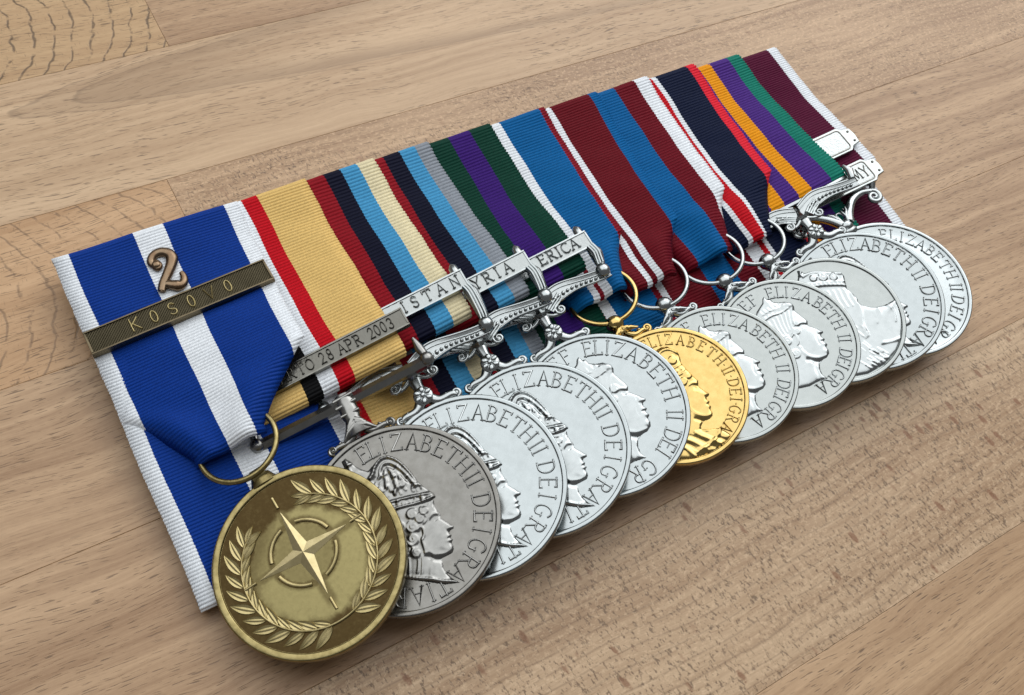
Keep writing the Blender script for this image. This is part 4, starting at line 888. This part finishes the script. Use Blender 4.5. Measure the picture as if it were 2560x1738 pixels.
# post and claws
m.tube([(0.2, 27.6, -.6), (.2, 25.6, -.5), (.2, 24.6, -.4), (.1, 23.4, -.5), (0, 22.2, -.5), (0, 20.5, -.6), (0, 18.6, -.7)], [1.6, 2.15, 1.75, 2.0, 1.55, 2.1, 3.2], 18, .7)
for vq, rr in ((25.6, 2.25), (23.4, 2.1)): m.tube(torus_pts((.15, vq, -.5), rr, 0, 360, 24), .01, 4, closed=True)
m.tube([(-1.9, 26.7, .3), (2.2, 26.9, .3)], .5, 10); m.tube([(-2.0, 25.1, .35), (2.3, 25.3, .35)], .45, 10); m.tube([(-1.8, 23.2, .4), (2.0, 23.2, .4)], .38, 10)
for s_ in (-1, 1):
    for q in range(3): m.tube([(s_ * .3, 21.8 - q * .6, .4), (s_ * (1.4 + q * .3), 20.6 - q * .5, .5), (s_ * (2.4 + q * .5), 18.9 - q * .3, .2)], [.55, .6, .2], 8)
feet(m, 18.15, 0, 20.2, -.5, 5.9, .75)
link('suspender', m.mesh('suspender', 45), M_NICKREL, m2, M)
txt = [(c, u, None) for c, u in zip('MARTO28APR2003', (-10.15, -8.25, -6.5, -4.4, -2.5, .2, 1.85, 4.4, 6.15, 8.0, 10.9, 12.25, 13.65, 15.2))]
clasp(2, m2, -16.6, 18.6, 33.6, 37.9, 1.7, M_DARKNI, M_STIPNI, txt, math.radians(.4), tsize=2.35, tw=.28, thh=.34, twid=.82)
front_ribbon(2, m2, 31.0, .5, 1.55, 53.0, None); backing_ribbon(2, m2)

# ---- 3, 4, 5
specs = {3: ('shiny silver medal with crowned head hanging from the clasp reading ISTAN', EFF_A, T_A, 'ISTAN', (5.3, 7.75, 10.75, 13.7, 17.0), (36.9, 41.3), 39.15, 19.4, 69.2),
         4: ('shiny silver medal with crowned head hanging from the clasp reading RIA', EFF_A, T_A, 'YRIA', (6.0, 8.7, 11.0, 13.4), (34.9, 39.3), 37.3, 18.4, 83.4),
         5: ('large silver medal with tiara head beside the gold medal, clasp reading ERICA', EFF_B, T_B, 'ERICA', (6.35, 8.6, 10.3, 12.05, 14.2), (33.7, 38.0), 36.2, 17.9, 98.8)}
for k, (lab, eff, let, ct, cu_, cv, tv, cr_, xrb) in specs.items():
    o = plain_medal(k, 'campaign_medal', lab, M_SILVER, M_SILVREL, eff, let, 14.6, 3.2)
    ornate_suspender(k, o, M_SILVREL)
    c = clasp(k, o, -cr_ + .6, cr_, cv[0], cv[1], 1.6, M_SILVREL, M_STIP, [(ch, u, tv) for ch, u in zip(ct, cu_)], math.radians(-.6), tsize=2.5, tw=.38, thh=.46, twid=.95)
    for s_ in (-1, 1):
        m = MB(); e = cr_ - .9
        p = spline([(s_ * e, cv[0] + .4), (s_ * (e + .5), cv[0] - 1.6), (s_ * (e + .25), 30.4), (s_ * (e - .2), 28.2)], 6)
        m.tube([(a, q, .9 - .8 * i / len(p)) for i, (a, q) in enumerate(p)], np.r_[np.linspace(.9, 1.55, 6), np.linspace(1.55, .85, len(p) - 6)], 12, .8)
        for dxx in (-.65, -.05, .55): m.tube([(a + dxx, q, 2.1 - .9 * i / len(p)) for i, (a, q) in enumerate(p[1:-3])], np.linspace(.3, .22, len(p) - 4), 6)
        m.ball((s_ * (e - .2), 28.0, .1), 1.6, 1.75, 1.5, 16, 10)
        m.tube([(s_ * (e - .2), cv[1] - .2, .6), (s_ * (e - .2), cv[1] + 1.2, .7), (s_ * (e - .2), cv[1] + 2.2, .3)], [1.05, 1.0, .4], 10)
        link('clasp_lug', m.mesh('clasp_lug', 50), M_SILVREL, o, FR[k])
    front_ribbon(k, o, 32.2 if k != 3 else 33.2, .3, 1.5, xrb, None); backing_ribbon(k, o)

# ---- 6..9 ring-hung medals
rings = {6: ('jubilee_medal', 'gilt gold coloured medal with robed crowned head, the only golden one', M_GOLD, M_GOLD, EFF_C, T_C, (-2.5, 20.2), (-1.2, 27.6, 7.6), -41.0, (-8.4, 5.6), 12.75, 2.35, .86),
         7: ('jubilee_medal', 'silver medal with tiara head directly right of the gold medal', M_SILVER2, M_SILVREL, EFF_B2, T_B2, (-2.5, 20.0), (-1.0, 26.4, 7.5), -43.2, (-7.6, 5.8), 12.9, 2.7, .9),
         8: ('jubilee_medal', 'silver medal with tiara head on crimson and blue ribbon, second right of the gold', M_SILVER2, M_SILVREL, EFF_B2, T_B2, (-3.9, 19.8), (-3.0, 27.0, 7.7), -39.6, (-9.4, 4.0), 12.7, 2.7, .9),
         9: ('coronation_medal', 'silver medal with crown and robed shoulder but no lettering, on navy ribbon with red edges', M_SILVER2, M_SILVREL, EFF_D, None, (-4.9, 20.0), (-4.2, 26.5, 7.2), -39.8, (-9.8, 2.2), 12.9, 2.7, .9)}
for k, (nm, lab, dm, rm, eff, let, kn, rg_, yf, (uL, uR), tr, ts, wd) in rings.items():
    o = plain_medal(k, nm, lab, dm, rm, eff, let, tr, ts, .38, .33, wd); R = MED[k - 1][4]; M = FR[k]
    m = MB(); ang = math.atan2(-kn[0], kn[1]); K = M @ Matrix.Rotation(ang, 4, 'Z'); L_ = math.hypot(*kn)
    m.ball((0, L_, -.4), 2.1, 1.95, 1.9, 20, 12); m.tube([(-1.5, L_, -.4), (1.5, L_, -.4)], 1.15, 14)
    m.tube([(0, L_ - 1.0, -.6), (0, L_ - 2.2, -.6), (0, L_ - 3.1, -.7)], [1.7, 1.3, 2.2], 14, .85); feet(m, R, 0, L_ - 2.4, -.7, 4.9, .72)
    for s_ in (-1, 1):
        for q in range(2): m.tube([(s_ * .4, L_ - 1.8 - q * .4, .3), (s_ * (1.4 + q * .6), L_ - 2.5 - q * .4, .5), (s_ * (2.6 + q * .8), L_ - 3.3 - q * .35, .3)], [.5, .55, .2], 8)
    link('suspender', m.mesh('suspender', 50), rm if k == 6 else M_SILVREL, o, K)
    r = MB(); r.tube(torus_pts((rg_[0], rg_[1], -.9), rg_[2] - .2, rot=(.3, -1.4)), .55, 12, closed=True); link('ring', r.mesh('ring', 60), dm if k == 6 else M_SILVREL, o, M)
    front_ribbon(k, o, rg_[1] + .6, .9, 1.2, {6: 112.4, 7: 126.8, 8: 144.0, 9: 158.8}[k], (yf, uL, uR)); backing_ribbon(k, o)

# ---- 10
o = plain_medal(10, 'service_medal', 'silver medal with crowned head on purple, green and gold ribbon, second from the right end', M_SILVER, M_SILVREL, EFF_A, T_D, 14.9, 3.2)
ornate_suspender(10, o, M_SILVREL, -17.5, 17.5, .3)
m = MB()
for s_ in (-1, 1): m.tube([(s_ * 16.8, 28.4, .4), (s_ * 17.4, 30.4, .6), (s_ * 17.2, 32.6, .2)], [.9, 1.1, .4], 10)
m.box(-16.5, 16.5, 29.4, 31.0, -.9, -.1, .2)
link('suspension_claw', m.mesh('suspension_claw', 50), M_SILVREL, o, FR[10])
front_ribbon(10, o, 31.4, .3, 1.3, 176.0, None); backing_ribbon(10, o)

# ---- 11
o = plain_medal(11, 'long_service_medal', 'rightmost silver medal, brightest, on maroon ribbon with white edges', M_SILVER, M_SILVREL, EFF_A, T_E, 15.1, 2.9, .40, .32)
M = FR[11]
def fancy(u0, u1, v0, v1):
    c = 1.5; w_ = u1 - u0
    P = [(u0, v0 + c + .5), (u0 + .9, v0 + c), (u0 + c, v0)]
    P += [(u1 - c, v0), (u1 - .9, v0 + c), (u1 + 1.2, v0 + c + .2), (u1 + 1.5, (v0 + v1) / 2 - .9), (u1 + .7, (v0 + v1) / 2), (u1 + 1.5, (v0 + v1) / 2 + .9), (u1 + 1.2, v1 - c - .2), (u1 - .9, v1 - c), (u1 - c, v1), (u0 + c, v1), (u0 + .9, v1 - c), (u0, v1 - c - .5)]
    return P
def plate(v0, v1, z, txt, nmz):
    a, b = 17.2, (v1 - v0) / 2; K = M @ Matrix.Translation((0, (v0 + v1) / 2, z))
    c = 1.4
    P = [(-a, -b * .55), (-a + 2.6, -b), (a - 2.6, -b), (a - 1.5, -b * .72), (a + .7, -b * .62), (a + 1.0, -b * .1), (a + 1.0, b * .1), (a + .7, b * .62), (a - 1.5, b * .72), (a - 2.6, b), (-a + 2.6, b), (-a, b * .55)]
    m = MB(); m.prism(P, -1.1, 0, .14)
    o2 = link('clasp', m.mesh('clasp', 40), M_SILVER2, o, K)
    pn = MB(); pn.box(-a + 2.6, a - 2.6, -b + 1.0, b - 1.0, -.3, .03, .02); link('panel', pn.mesh('panel', None), M_STIP, o2, K)
    r_ = MB(); rr = 1.0; L = []
    for cx, cy, a0 in ((a - 3.4, -b + 1.75, -90), (a - 3.4, b - 1.75, 0), (-a + 3.4, b - 1.75, 90), (-a + 3.4, -b + 1.75, 180)):
        for q in range(6): t = math.radians(a0 + 18 * q); L.append((cx + rr * math.cos(t), cy + rr * math.sin(t), .02))
    r_.tube(L, .20, 6, closed=True); r_.ball((a - .3, -b * .40, 0), .35, None, .3); r_.ball((a - .3, b * .40, 0), .35, None, .3)
    link('panel_frame', r_.mesh('panel_frame', 50), M_NICKEL, o2, K)
    if txt:
        t = MB()
        for ch, u in txt: glyph(t, ch, (u, 0), 0, 3.0, .34, .25, .0, .8)
        link('inscription', t.mesh('inscription', 60), M_DARKNI, o2, K)
    return o2
plate(36.6, 44.2, 2.0, None, 0)
plate(26.4, 33.6, 1.7, list(zip('ARMY', (5.2, 7.8, 10.6, 13.2))), 0)
m = MB()
for s_ in (-1, 1):
    p = spline([(s_ * 1.2, 20.2), (s_ * 3.0, 22.6), (s_ * 5.8, 24.9), (s_ * 9.0, 25.8), (s_ * 12.0, 25.0)], 7)
    m.tube([(a, q, .2) for a, q in p], np.linspace(1.35, .75, len(p)), 12, .8)
    vv = volute((s_ * 11.6, 23.2), 1.9, 1.6, 75 if s_ > 0 else 105, -s_, 40, .1); m.tube(vv, np.linspace(.75, .38, len(vv)), 10)
    for q in range(3): m.tube([(s_ * .6, 19.6 + q * .3, .5), (s_ * (1.2 + q * .4), 21.6 + q * .7, .8), (s_ * (1.0 + q * .9), 23.6 + q * .3, .5)], [.5, .5, .15], 8)
    m.tube([(s_ * 12.6, 25.2, .2), (s_ * 13.4, 26.6, .8)], [.7, .9], 10)
m.ball((0, 19.6, -.2), 1.9, 1.7, 1.4); m.ball((0, 18.2, -.6), 2.6, 1.4, 1.2)
m.tube(torus_pts((0, 22.2, .1), 1.2, 0, 360, 20), .3, 8, closed=True)
link('suspender', m.mesh('suspender', 50), M_SILVREL, o, M)
front_ribbon(11, o, 33.2, .2, 1.5, 190.6, None); backing_ribbon(11, o)
